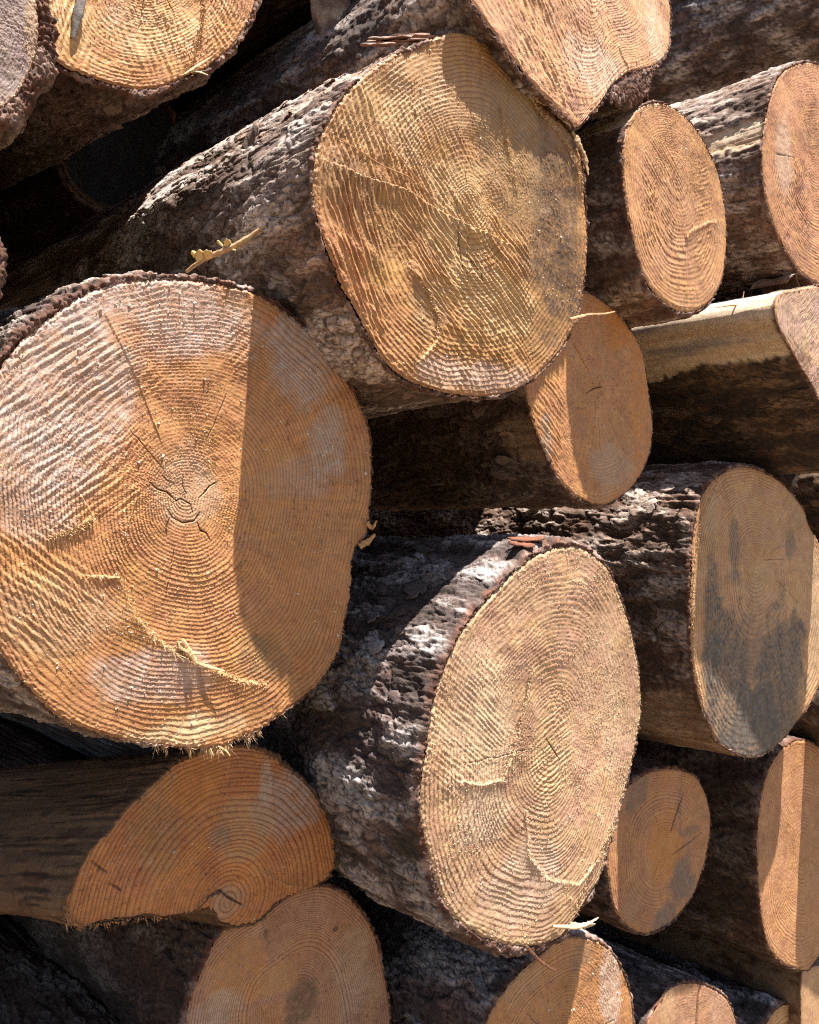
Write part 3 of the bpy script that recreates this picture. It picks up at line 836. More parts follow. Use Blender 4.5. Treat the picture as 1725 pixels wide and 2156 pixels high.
behind = [(1120, 680), (1145, 645), (1175, 622), (1205, 612), (1240, 618), (1278, 640), (1312, 672), (1340, 712), (1356, 755), (1363, 800), (1370, 845), (1375, 890), (1372, 932), (1361, 974), (1342, 1009), (1317, 1038),
          (1291, 1057), (1262, 1063), (1227, 1051), (1202, 1034), (1177, 1004), (1157, 969), (1142, 939), (1131, 909), (1118, 869), (1110, 830), (1104, 780), (1106, 730)]
G_F = build_log('F', behind, (1255, 815), -.012, 'orange log end tucked below the tall oval one, sunlit strip down its left side',
          bark=[(0, 2), (90, 3), (180, 3), (230, 5), (270, 4)], pal='brown', rings=50, ringamp=.4, ringcol=.45, base=(0.531, 0.253, 0.098), und=2.5,
          patches=[(1350, 830, 40, 190, (.58, .25, .07), .8, 16), (1310, 690, 60, 60, (.56, .22, .05), .8, 16), (1290, 980, 80, 60, (.48, .36, .24), .6, 20), (1150, 960, 20, 90, (.35, .30, .24), .6, 40)],
          saws=[(1150, 870, 70, 130, -38, 7, 1.2)], steps=[([(1300, 730), (1318, 820), (1345, 920)], 1.6, 10, 1)], cracks=[([(1236, 828), (1250, 818), (1268, 814)], .7, 2)],
          dust=900, fuzz=[(160, 300, 260, 1, 4, .2, 0)], lv=.45, seed=29, res=.9, bands=[(198, 226, 'bare', .8, .05)], flakes=16, flakereg=(190, 250, .01, .15))

stain = [(1562, 984), (1602, 991), (1642, 1014), (1672, 1044), (1692, 1072), (1706, 1112), (1725, 1144), (1740, 1190), (1748, 1250), (1747, 1320), (1740, 1390), (1726, 1440), (1708, 1480), (1672, 1528),
         (1642, 1562), (1612, 1587), (1582, 1596), (1547, 1587), (1513, 1562), (1492, 1522), (1477, 1487), (1466, 1437), (1459, 1390), (1455, 1300), (1456, 1219), (1460, 1144), (1470, 1079), (1482, 1039),
         (1507, 1009), (1532, 991)]
G_G = build_log('G', stain, (1592, 1180), -.03, 'shaded log end with a large charcoal grey stain over its lower half',
          bark=[(0, 3), (60, 5), (90, 6), (150, 9), (180, 10), (200, 5), (250, 4), (270, 5)], pal='pink', rings=40, ringamp=.38, ringcol=.55, base=(.54, .315, .15), und=3,
          patches=[(1540, 1450, 115, 210, (.085, .078, .07), .95, 22), (1500, 1350, 40, 180, (.085, .078, .07), .9, 22), (1640, 1440, 150, 190, (.085, .078, .07), .93, 22), (1590, 1530, 130, 120, (.085, .078, .07), .95, 22), (1590, 1330, 45, 110, (.36, .22, .13), .7, 20),
                   (1715, 1300, 26, 160, (.46, .32, .19), .8, 24), (1665, 1150, 26, 45, (.20, .15, .11), .8, 30), (1600, 1225, 50, 50, (.54, .36, .17), .6, 20), (1498, 1090, 22, 60, (.48, .34, .18), .7, 30), (1545, 1150, 22, 70, (.17, .15, .13), .7, 30)],
          steps=[([(1510, 1010), (1498, 1100), (1490, 1250), (1495, 1400), (1510, 1540)], 3.4, 9, -1)], dust=500, fuzz=[(225, 290, 900, 2, 10, .8, 0), (130, 225, 900, 1, 4, .1, 0)], lv=.95, seed=31, res=.9,
          bands=[(228, 275, 'bare', .55)], flakes=18, flakereg=(110, 180, .0, .12))

right_d = [(1642, 618), (1680, 608), (1725, 603), (1780, 612), (1825, 645), (1848, 700), (1855, 790), (1850, 880), (1838, 940), (1815, 975), (1785, 985), (1762, 945), (1740, 880), (1716, 820), (1690, 777),
           (1661, 724), (1640, 688), (1632, 652)]
G_Q = build_log('Q', right_d, (1755, 790), .09, 'debarked log at the right edge with a bleached grey striped sunlit flank',
          bark=5, pal='dirty', rings=44, ringamp=.45, ringcol=.45, base=(0.582, 0.376, 0.248), und=2.5, saws=[(1700, 720, 90, 130, 40, 4.5, 1.2)], dust=600, fuzz=[(120, 260, 160, 1, 3, .1, 0)], lv=.6, seed=37, res=.85,
          bands=[(118, 174, 'pale', 1.0), (138, 151, 'ash', .85)], barkamp=.6)

half = [(480, 1572), (540, 1579), (580, 1597), (615, 1625), (645, 1652), (670, 1687), (693, 1722), (704, 1757), (704, 1787), (706, 1817), (697, 1842), (670, 1862), (635, 1877), (595, 1895), (570, 1917),
        (545, 1940), (520, 1948), (490, 1950), (465, 1938), (448, 1915), (425, 1914), (390, 1922), (350, 1929), (310, 1926), (260, 1935), (215, 1938), (175, 1952), (148, 1938), (138, 1905), (155, 1867),
        (175, 1822), (200, 1782), (235, 1747), (265, 1707), (300, 1677), (340, 1637), (380, 1606), (425, 1585)]
G_D = build_log('D', half, (460, 1780), -.065, 'half moon shaped orange log end in shade under the largest log, smooth debarked side', vp=(-1500, 1800),
          bark=[(0, 4), (45, 6), (90, 3), (180, 1.5), (270, 2)], pal='umber', rings=34, ringamp=.45, ringcol=.8, base=(0.513, 0.205, 0.066), und=3.5, ringc=(480, 1900, 330), ringpow=1.0,
          patches=[(600, 1690, 100, 80, (.44, .34, .27), .75, 18), (520, 1750, 90, 80, (.50, .32, .16), .6, 20), (400, 1660, 70, 60, (.55, .22, .05), .7, 18), (480, 1900, 60, 40, (.42, .29, .18), .7, 20),
                   (330, 1740, 60, 120, (.36, .22, .10), .4, 30), (640, 1800, 50, 40, (.60, .28, .09), .6, 20), (460, 1760, 40, 30, (.30, .20, .14), .6, 30), (560, 1640, 18, 60, (.56, .45, .32), .6, 30)],
          steps=[([(410, 1915), (430, 1890), (462, 1875), (478, 1885), (486, 1920)], 3.5, 10, -1), ([(650, 1870), (600, 1860), (540, 1830), (556, 1770)], 1.2, 14, 1)],
          cracks=[([(195, 1815), (215, 1830), (230, 1840)], .9, 2), ([(235, 1862), (252, 1872), (256, 1876)], .9, 2), ([(418, 1912), (440, 1887), (464, 1876), (480, 1890), (510, 1905)], 1.2, 3)],
          dust=500, resin=25, fuzz=[(120, 260, 420, 1.5, 6, .2, 1), (20, 80, 160, 1, 4, 0, 1)], lv=.5, seed=41, barkamp=.8, rough=.6)

low_c = [(670, 1864), (720, 1877), (750, 1907), (775, 1942), (790, 1972), (801, 2012), (811, 2062), (819, 2107), (823, 2156), (820, 2230), (800, 2300), (760, 2365), (690, 2410), (610, 2420), (520, 2390), (440, 2320),
         (402, 2240), (394, 2160), (402, 2105), (418, 2067), (435, 2025), (455, 1984), (480, 1957), (530, 1944), (575, 1912), (620, 1880)]
build_log('E', low_c, (625, 2122), -.085, 'shaded log end at the bottom with a round dark brown heart',
          bark=[(0, 3), (20, 5), (90, 3), (150, 7), (180, 8), (270, 5)], pal='brown', rings=46, ringamp=.38, ringcol=.75, base=(0.462, 0.253, 0.150), und=2.5, ringpow=.95,
          patches=[(500, 2040, 70, 90, (.58, .28, .09), .75, 16), (460, 2130, 70, 40, (.52, .40, .30), .7, 20), (630, 2110, 46, 50, (.17, .10, .05), .95, 14), (590, 2060, 60, 40, (.58, .31, .11), .6, 18),
                   (655, 2000, 50, 40, (.48, .24, .11), .6, 30), (740, 2060, 60, 110, (.52, .38, .26), .6, 20), (560, 2150, 60, 40, (.52, .24, .08), .6, 24), (700, 2130, 40, 60, (.50, .26, .11), .5, 24), (705, 1955, 9, 8, (.10, .05, .03), .9, 60), (560, 1968, 8, 12, (.14, .08, .04), .9, 60)],
          dust=500, resin=15, fuzz=[(90, 200, 160, 1, 3, .1, 1)], lv=.45, seed=43)

tiny = [(1400, 1620), (1432, 1622), (1462, 1635), (1479, 1658), (1492, 1697), (1497, 1737), (1492, 1784), (1480, 1832), (1462, 1877), (1437, 1917), (1407, 1947), (1367, 1965), (1334, 1957), (1307, 1932),
        (1292, 1902), (1284, 1862), (1280, 1822), (1283, 1770), (1293, 1715), (1310, 1675), (1335, 1647), (1370, 1628)]
build_log('H', tiny, (1398, 1786), -.14, 'small shaded orange log end with blackish stains, right of the pale oval one',
          bark=[(0, 3), (90, 6), (130, 8), (180, 5), (270, 5)], pal='brown', rings=34, ringamp=.34, ringcol=.65, base=(0.479, 0.233, 0.105), und=2.5,
          patches=[(1398, 1790, 66, 85, (.60, .26, .06), .85, 16), (1340, 1670, 50, 35, (.16, .13, .11), .7, 24), (1440, 1850, 50, 60, (.15, .13, .11), .85, 22), (1400, 1930, 60, 35, (.17, .14, .12), .85, 24),
                   (1330, 1910, 30, 40, (.40, .27, .16), .5, 24), (1432, 1700, 10, 70, (.22, .15, .10), .7, 30), (1455, 1750, 40, 12, (.20, .14, .10), .6, 30)],
          cracks=[([(1412, 1752), (1424, 1715), (1440, 1670)], 1.6, 2), ([(1415, 1800), (1450, 1775), (1482, 1750)], 1.0, 2)],
          dust=200, fuzz=[(0, 360, 120, 1, 3, .1, 0)], lv=.4, seed=47, res=.85)

right_b = [(1685, 1560), (1712, 1565), (1738, 1592), (1754, 1660), (1761, 1760), (1755, 1880), (1740, 1970), (1720, 2020), (1700, 2042), (1678, 2040), (1652, 2030), (1632, 2012), (1617, 1985), (1606, 1937),
           (1600, 1887), (1596, 1827), (1595, 1777), (1599, 1717), (1606, 1667), (1617, 1627), (1640, 1588), (1662, 1567)]
build_log('R', right_b, (1690, 1792), -.118, 'brown log end at the lower right edge crossed by a narrow upright strip of sunlight',
          bark=[(0, 3), (90, 4), (180, 3), (240, 5), (270, 6)], pal='brown', rings=40, ringamp=.32, ringcol=.75, base=(0.513, 0.260, 0.118), und=1.2, saws=[(1690, 1950, 50, 100, 4, 4.5, .6)],
          dust=200, fuzz=[(0, 360, 90, 1, 2.5, .1, 0)], lv=.55, seed=53, res=.85)

low_m = [(1200, 1974), (1247, 1980), (1264, 1986), (1288, 2007), (1307, 2037), (1322, 2072), (1331, 2112), (1334, 2156), (1330, 2230), (1305, 2310), (1255, 2385), (1185, 2420), (1110, 2405), (1050, 2350), (1020, 2280),
         (1015, 2205), (1027, 2150), (1047, 2110), (1076, 2072), (1103, 2042), (1142, 2010), (1170, 1985)]
build_log('W', low_m, (1178, 2200), .035, 'log end at the bottom edge below the pale oval one, right rim in sun',
          bark=[(0, 5), (40, 6), (70, 5), (120, 3), (180, 4), (270, 5)], pal='blue', rings=40, ringamp=.45, ringcol=.6, base=(0.513, 0.247, 0.098), und=2.5,
          patches=[(1225, 2010, 50, 40, (.25, .16, .09), .7, 22), (1285, 2080, 40, 100, (.62, .48, .38), .7, 18), (1100, 2080, 60, 40, (.50, .34, .19), .6, 20)],
          saws=[(1290, 2090, 50, 100, 70, 5, 1.0)], dust=400, resin=60, fuzz=[(0, 180, 160, 1, 3, .1, 0)], lv=.4, seed=59, res=.95)

low_s = [(1407, 2087), (1432, 2075), (1467, 2072), (1498, 2082), (1525, 2100), (1541, 2125), (1552, 2160), (1560, 2230), (1545, 2310), (1500, 2370), (1440, 2380), (1390, 2330), (1362, 2260), (1356, 2200), (1362, 2158),
         (1384, 2122)]
build_log('X', low_s, (1460, 2225), -.13, 'small log end on the bottom edge split by a dark upright crack',
          bark=[(0, 6), (40, 8), (80, 7), (100, 7), (130, 3), (180, 2)], pal='blue', rings=34, ringamp=.3, ringcol=.4, base=(0.479, 0.253, 0.144), und=1.5,
          patches=[(1405, 2130, 40, 50, (.60, .40, .20), .6, 20), (1510, 2120, 40, 50, (.52, .31, .20), .7, 20)], cracks=[([(1478, 2066), (1470, 2100), (1464, 2200)], 3.2, 6)],
          dust=100, fuzz=[(30, 150, 60, 1, 3, .1, 1)], lv=.5, seed=61, res=.85)

corner = [(1692, 2045), (1712, 2036), (1760, 2035), (1830, 2060), (1880, 2130), (1890, 2220), (1860, 2310), (1790, 2350), (1730, 2330), (1700, 2270), (1690, 2200), (1688, 2120)]
build_log('Y', corner, (1785, 2185), -.12, 'yellowish log end in the bottom right corner with a smooth brown debarked side',
          bark=2, pal='bare', rings=40, ringamp=.2, ringcol=.3, base=(0.513, 0.301, 0.157), und=1.5, dust=50, lv=.6, seed=67, res=.8)

# logs whose cut ends lie outside the picture, their bark flanks inside it
build_log('U', ell(1975, -160, 120, 250), (1975, -160), .0, 'bark flank of a thick log in the top right corner, its cut end unseen', bark=9, pal='blue', rings=30, lv=.75, seed=71, res=.8, flakes=30, flakereg=(120, 260, .1, .6), barkamp=1.5)
build_log('Q2', ell(1990, 1030, 110, 170), (1990, 1030), .0, 'dirty dark bark flank at the right edge, between the debarked log and the stained one', bark=6, pal='dirty', rings=30, lv=.7, seed=73, res=.8, flakes=14, flakereg=(180, 280, .1, .5))
build_log('Z', ell(430, 2560, 190, 235), (430, 2560), -.06, 'ragged bark flank of a log in the bottom left corner, almost lost in shade', bark=10, pal='brown', rings=30, lv=.45, seed=79, barkamp=1.7, flakes=26, flakereg=(90, 170, .0, .35))
build_log('K', ell(-134, 556, 128, 110), (-134, 556), -.02, 'sliver of red brown bark at the left edge above the largest log', bark=9, pal='brown', rings=24, lv=.2, seed=83, res=.7)
build_log('X2', ell(1660, 2330, 75, 215), (1660, 2330), -.15, 'low bark hump on the bottom edge, left of the yellowish corner log', bark=7, pal='blue', rings=24, lv=.5, seed=89, res=.8, barkamp=1.4)

build_log('S', ell(1916, 1500, 100, 120), (1916, 1500), .0, 'dim brown log flank at the right edge, below the stained log end', bark=5, pal='brown', rings=24, lv=.5, seed=97, res=.75)
for i, (x, y, rx, ry, p) in enumerate([(40, 2740, 170, 200, .0), (830, 2670, 190, 220, .0), (1240, 2610, 150, 180, .0)]):
    build_log('low%d' % i, ell(x, y, rx, ry), (x, y), p, 'log at the foot of the pile, below the picture', bark=6, pal='brown', rings=20, lv=.3, seed=110 + i, res=.35)

for i, (x, y, r, p) in enumerate([(740, -505, 232, -.27), (995, -495, 262, -.13), (765, -60, 214, -.64), (1572, 70, 80, -.36)]):  # added logs, placed to shade gaps and bark and block daylight
    o_, c_ = base_ell(x, y, r, p)
    build_log('back%d' % i, o_, c_, p, 'added log with darkened end, blocking daylight in the gap behind the honey yellow one' if i == 2 else 'added shading log in or on top of the pile, out of view',
              bark=8, pal='dirty', base=(.03, .02, .013) if i == 2 else (.3, .18, .1), rings=24, lv=.3 if i != 2 else .9, seed=120 + i, res=.35 if i != 2 else .6)  # filler log's end coloured near black to pass for deep shade

# ------------------------------------------------------------------ small things lying on and between the logs
def on_plane(key, x, y, lift=0.0):
    G = LOGS[key]; v = ray(x, y)
    return v * (G['n'] @ G['c0']) / (G['n'] @ v) + G['n'] * lift


def at_depth(x, y, Y):
    return ray(x, y) * Y


def tube(pts, rad, k=8, seed=1, rough=.15, flat=1.0, sub=10):
    pts = np.array(pts, float); rad = np.array(rad, float)
    m = len(pts); P = []; Rr = []
    for i in range(m - 1):
        p0 = pts[max(i - 1, 0)]; p1 = pts[i]; p2 = pts[i + 1]; p3 = pts[min(i + 2, m - 1)]
        for t in np.linspace(0, 1, sub, endpoint=(i == m - 2)):
            P.append(.5 * (2 * p1 + (-p0 + p2) * t + (2 * p0 - 5 * p1 + 4 * p2 - p3) * t * t + (-p0 + 3 * p1 - 3 * p2 + p3) * t ** 3)); Rr.append(rad[i] * (1 - t) + rad[i + 1] * t)
    P = np.array(P); Rr = np.array(Rr)
    D = np.gradient(P, axis=0); D /= np.linalg.norm(D, axis=1)[:, None]
    U = np.cross(D, [.13, -.9, .4]); U /= np.linalg.norm(U, axis=1)[:, None]; W = np.cross(D, U)
    A = np.linspace(0, 2 * math.pi, k, endpoint=False)
    V = P[:, None] + Rr[:, None, None] * (np.cos(A)[None, :, None] * U[:, None] + flat * np.sin(A)[None, :, None] * W[:, None])
    nn = fbm(V.reshape(-1, 3) / max(Rr.max(), 1e-4) * .9, 3, seed).reshape(V.shape[:2])
    V = P[:, None] + (V - P[:, None]) * (1 + rough * nn[..., None])
    V = np.concatenate([np.repeat(P[:1, None], k, 1), V, np.repeat(P[-1:, None], k, 1)])
    return V.reshape(-1, 3), grid_faces(len(V), k)


def thing(name, V, Fq, mat, label, cat, group=None, attrs=None, smooth=True, root=None):
    c = V.mean(0).copy(); c[2] = V[:, 2].min()
    o = mk_mesh(name, V - c, Fq, mat, attrs, None, smooth, loc=c + CAM)
    o['label'] = label; o['category'] = cat
    if group: o['group'] = group
    return o, c


def child(o, c, name, V, Fq, mat, smooth=True, attrs=None):
    return mk_mesh(name, V - c, Fq, mat, attrs, o, smooth)


def part_on(key, name, V, Fq, mat, smooth=True, attrs=None):
    G = LOGS[key]
    return mk_mesh(name, V + G['off'], Fq, mat, attrs, G['root'], smooth)


def plate(P, ax, nrm, ln, wd, rs, curl=.2, th=.0015):
    V, Fq = flake_mesh(ln, wd, rs, curl, th)
    ax = unit(ax); side = unit(np.cross(nrm, ax)); nr = np.cross(ax, side)
    return P + V[:, :1] * ax + V[:, 1:2] * side + V[:, 2:3] * nr, Fq


def vcol(n, c, c2=None):
    a = np.tile(np.array([*c, 1.]), (n, 1))
    if c2 is not None: a[n // 2:, :3] = c2
    return {'col': ('FLOAT_COLOR', a)}


RS = np.random.RandomState(77)
M_STRAND = plain('red_bark_strand', (.17, .06, .03), (.09, .035, .02), 200)
# grey sliver stuck on the honey yellow log end
V, Fq = tube([on_plane('A', 176, -60, .010), on_plane('A', 168, -10, .007), on_plane('A', 158, 40, .005), on_plane('A', 150, 84, .003)], [.0055, .0055, .0050, .0022], 8, 3, .2, .35)
thing('wood_sliver', V, Fq, M_GREY, 'grey weathered wood sliver hanging on the honey yellow log end', 'wood sliver')
# broken branch stub in the dark gap
V, Fq = tube([at_depth(668, -110, 1.30), at_depth(690, -20, 1.285), at_depth(708, 50, 1.27), at_depth(722, 150, 1.25)], [.034, .031, .028, .026], 40, 4, .22, .8, 40)
q = V * np.array([30, 30, 16]); t = sstep(-.15, .25, fbm(q, 4, 12))[:, None]; t2 = sstep(.0, .5, fbm(q * 2.4, 3, 14))[:, None]
cc = np.array([.40, .29, .19]) * t + np.array([.17, .10, .07]) * (1 - t); cc = cc * (1 - t2 * .5) + np.array([.22, .12, .07]) * t2 * .5
thing('broken_branch', V, Fq, M_BARK, 'short mottled branch stub standing in the dark gap between the top logs', 'branch', attrs={'col': ('FLOAT_COLOR', np.concatenate([cc, np.ones((len(cc), 1))], 1))})
# dry twig with scales on top of the largest log
Yt = (DC @ P0) / (DC @ ray(470, 530)) + .035
tp = [at_depth(392, 572, Yt + .012), at_depth(430, 546, Yt), at_depth(470, 528, Yt - .004), at_depth(512, 508, Yt - .004), at_depth(556, 476, Yt - .006)]
V, Fq = tube(tp, [.0016, .0024, .0030, .0032, .0012], 8, 5, .3)
o, c = thing('dry_twig', V, Fq, M_TWIG, 'dry tan twig with papery yellow scales lying above the largest log', 'twig')
for (x, y, ln, wd, ax) in [(424, 548, .011, .010, (-.2, -.3, 1)), (436, 545, .010, .010, (.3, -.5, .8)), (418, 538, .008, .007, (-.8, -.3, .4)), (478, 522, .009, .007, (.2, -.4, 1)), (484, 520, .009, .003, (.9, -.3, -.7)), (470, 518, .008, .003, (-.7, -.3, .6))]:
    W, F2_ = plate(at_depth(x, y, Yt - .005), ax, (.2, -1, .3), ln, wd, RS, .5, .0003)
    child(o, c, 'papery_scale', W, F2_, M_LEAF)
k = 26; tt = RS.rand(k)
Pb = np.array([tp[2] * (1 - a) + tp[3] * a for a in tt]); Db = np.stack([RS.normal(size=k) * .5, -.3 + RS.normal(size=k) * .3, 1 + RS.rand(k) * .3], 1)
W, F2_ = cones(Pb, Db, .003 + .006 * RS.rand(k), np.full(k, .0002), RS, .6)
child(o, c, 'bristles', W, F2_, M_TWIG, False)['kind'] = 'stuff'
# needles on the tall oval end
for i, (pl, lab) in enumerate([([(697, 289), (745, 320), (800, 352), (850, 376), (893, 408)], 'dry pine needle, the lower and straighter of two on the olive brown log end'),
                               ([(716, 235), (772, 268), (810, 306), (850, 356), (898, 414)], 'dry pine needle, the upper and more curved of two on the olive brown log end')]):
    V, Fq = tube([on_plane('M', x, y, .0055 + .002 * (j % 2)) for j, (x, y) in enumerate(pl)], [.0004, .0006, .0006, .0006, .0003], 5, 6 + i, .05)
    thing('pine_needle', V, Fq, M_NEEDLE, lab, 'pine needle', 'pine needles lying on the olive brown log end')
# twig and curl of bark on the debarked log
Yq = lambda x, y: (DC @ P0) / (DC @ ray(x, y)) - .05
V, Fq = tube([at_depth(x, y, Yq(x, y) + .02) for x, y in [(1508, 648), (1535, 643), (1560, 641), (1580, 630), (1600, 628)]], [.001, .0016, .0018, .0022, .0014], 6, 8, .3)
o, c = thing('thin_twig', V, Fq, M_TWIG, 'thin crooked twig lying on the debarked log at the right', 'twig')
W, F2_ = tube([at_depth(x, y, Yq(x, y) + .02) for x, y in [(1553, 643), (1563, 632), (1567, 614)]], [.0014, .001, .0006], 6, 9, .3)
child(o, c, 'side_shoot', W, F2_, M_TWIG)
nu, nv = 26, 14
U_, V_ = np.meshgrid(np.linspace(0, 1, nu), np.linspace(0, 1, nv), indexing='ij')
angc = -.5 + 3.9 * U_; rr_ = .026 - .012 * U_ + .002 * np.sin(V_ * 9)
cc0 = at_depth(1640, 592, Yq(1640, 592) + .03)
rvv = unit(np.cross(DC, ZUP))
Wc = cc0 + ((.030 - .036 * U_ * 0 + rr_ * np.cos(angc) * 1.3)[..., None] * rvv + (rr_ * np.sin(angc) * .75)[..., None] * ZUP + ((V_ - .2) * .07 + .006 * np.sin(U_ * 7))[..., None] * DC)
Wc = Wc.reshape(-1, 3); Wb = Wc + (Wc - cc0) * .05
nn_ = len(Wc); fq = grid_faces(nu, nv, False)
idx = np.arange(nn_).reshape(nu, nv)
eds = [[idx[i, 0], idx[i + 1, 0], idx[i + 1, 0] + nn_, idx[i, 0] + nn_] for i in range(nu - 1)] + [[idx[0, j], idx[0, j + 1], idx[0, j + 1] + nn_, idx[0, j] + nn_] for j in range(nv - 1)] + [[idx[-1, j], idx[-1, j + 1], idx[-1, j + 1] + nn_, idx[-1, j] + nn_] for j in range(nv - 1)]
thing('curled_bark_strip', np.concatenate([Wc, Wb]), np.concatenate([fq, fq[:, ::-1] + nn_, np.array(eds)]), M_BARK, 'curl of thin brown bark lying on the debarked log at the right', 'bark curl', attrs=vcol(2 * nn_, (.20, .12, .08), (.36, .25, .19)))

# loose plates of bark and splinters that still hang on their log
def loose(key, x, y, lift, ax, nrm, ln, wd, col, curl=.15, name='loose_bark_plate', back=0.):
    P = on_plane(key, x, y, lift) + LOGS[key]['d'] * back
    W, F2_ = plate(P, ax, nrm, ln, wd, RS, curl)
    part_on(key, name, W, F2_, M_BARK, True, vcol(len(W), col, (.14, .06, .035)))

lf = -unit(np.cross(DC, ZUP))
for (x, y, ln, wd, col) in [(905, 72, .060, .022, (.30, .20, .15)), (880, 66, .045, .016, (.34, .24, .19)), (915, 62, .040, .02, (.22, .12, .08)), (846, 80, .035, .014, (.30, .21, .17)), (972, 66, .03, .02, (.24, .13, .08))]:
    loose('M', x, y, .001, lf + DC * .9 + ZUP * -.15, ZUP + lf * .5, ln, wd, col, .12, back=.012)
for (x, y, ln, wd) in [(330, 572, .040, .024), (262, 580, .05, .026), (205, 600, .055, .022), (92, 668, .055, .028), (40, 715, .05, .03), (540, 606, .03, .018), (120, 640, .03, .02)]:
    loose('B', x, y, -.004, DC + lf * (.25 + .3 * RS.normal()) + ZUP * (.04 * RS.normal() - .02), ZUP + lf * (.5 + .3 * RS.normal()), ln, wd, (.50 + .1 * RS.rand(), .42, .36) if RS.rand() < .7 else (.24, .12, .07), .1 + .2 * RS.rand(), back=.002 + .012 * RS.rand())
for (x, y, ln, wd) in [(1190, 1144, .03, .012), (1220, 1146, .028, .012), (1160, 1138, .035, .014), (1240, 1158, .025, .01), (1270, 1178, .022, .01), (1150, 1130, .04, .016), (1185, 1134, .035, .012), (1210, 1140, .03, .01), (1130, 1146, .03, .015)]:
    loose('C', x, y, -.004, lf + DC * .9 + ZUP * (.2 * RS.normal()), ZUP + lf * .4, ln, wd, (.17, .065, .035), .15, back=.004 * RS.rand())
for pl, rad in [([(1086, 134), (1094, 152), (1112, 168), (1122, 196), (1128, 214), (1150, 224), (1164, 244)], [.002, .005, .0035, .006, .003, .005, .001]),
                ([(1168, 246), (1186, 262), (1204, 284), (1212, 310), (1226, 332), (1230, 372)], [.0015, .004, .0028, .005, .003, .001])]:
    V, Fq = tube([on_plane('M', x, y, .004 + .003 * (j % 2)) for j, (x, y) in enumerate(pl)], rad, 10, 21, .9, .35, 14)
    part_on('M', 'torn_rim_strip', V, Fq, M_BARK, True, vcol(len(V), (.44, .28, .14)))
for (pl, key, rad, mat) in [([(1160, 1948), (1205, 1948), (1228, 1938), (1243, 1925)], 'C', [.0015, .003, .002, .0005], M_DUST), ([(1196, 1942), (1222, 1946), (1240, 1940)], 'C', [.002, .003, .0006], M_DUST),
                            ([(1105, 1992), (1120, 2012), (1135, 2026), (1153, 2036)], 'C', [.0022, .002, .0016, .001], M_STRAND), ([(1196, 672), (1230, 664), (1258, 663), (1278, 659)], 'M', [.002, .002, .0016, .0008], M_NEEDLE),
                            ([(385, 158), (410, 142), (432, 128)], 'A', [.0008, .0018, .0005], M_SPL), ([(392, 152), (412, 156), (428, 165)], 'A', [.001, .0014, .0005], M_SPL),
                            ([(455, 1570), (468, 1578), (474, 1588)], 'B', [.0007, .0009, .0003], M_SPL),
                            ([(380, 1345), (392, 1372), (402, 1392)], 'B', [.0015, .003, .001], M_SPL), ([(372, 1362), (392, 1372), (412, 1374)], 'B', [.001, .0022, .001], M_SPL), ([(404, 1392), (430, 1402), (462, 1410)], 'B', [.001, .002, .0006], M_SPL),
                            ([(768, 1100), (776, 1112), (781, 1096)], 'B', [.003, .0022, .0006], M_SPLO), ([(752, 1150), (766, 1140), (778, 1124)], 'B', [.004, .0036, .001], M_SPLO)]:
    V, Fq = tube([on_plane(key, x, y, .004 + .003 * j) for j, (x, y) in enumerate(pl)], rad, 6, 9, .5, .4)
    part_on(key, 'splinter', V, Fq, mat, False)

for (key, pl, cnt, l0, l1, mat) in [('B', [(285, 1300), (345, 1360), (400, 1390), (450, 1410), (500, 1430), (560, 1442)], 700, 1, 6, M_SPL), ('B', [(375, 1352), (392, 1375), (410, 1395)], 260, 2, 8, M_SPL),
                                    ('B', [(165, 1210), (250, 1215), (285, 1300)], 200, 1, 3, M_SPL), ('B', [(100, 1130), (150, 1120), (200, 1090)], 200, 1, 3, M_SPL),
                                    ('M', [(670, 330), (760, 370), (850, 400), (930, 450), (1020, 490)], 400, .8, 3, M_SPL), ('M', [(855, 560), (900, 610), (925, 670), (915, 720), (870, 770)], 400, .8, 4, M_SPL),
                                    ('M', [(1052, 230), (1070, 320), (1085, 400)], 300, 1, 4, M_SPL), ('M', [(1090, 160), (1130, 230), (1190, 300), (1225, 380)], 500, 1, 5, M_SPL),
                                    ('N', [(1443, 500), (1460, 482), (1490, 466), (1515, 466)], 220, .8, 3, M_SPL), ('C', [(1120, 1400), (1100, 1500), (1080, 1580), (1055, 1640), (1010, 1650), (955, 1640)], 900, .8, 4, M_DUST),
                                    ('C', [(1105, 1700), (1112, 1800), (1150, 1850), (1215, 1860), (1260, 1800), (1300, 1700)], 900, .8, 4, M_DUST), ('C', [(1205, 1920), (1235, 1840), (1290, 1740)], 500, 1, 5, M_SPL),
                                    ('A', [(430, -20), (425, 40), (412, 90), (400, 155)], 400, 1, 5, M_SPL), ('G', [(1510, 1010), (1475, 1090), (1460, 1200), (1458, 1300), (1462, 1400), (1480, 1480)], 900, 1, 4, M_SPL),
                                    ('D', [(138, 1905), (145, 1940), (175, 1950), (260, 1938), (350, 1930)], 300, 1, 5, M_SPLO)]:
    line_fuzz(key, pl, cnt, l0, l1, RS, mat, .0016)

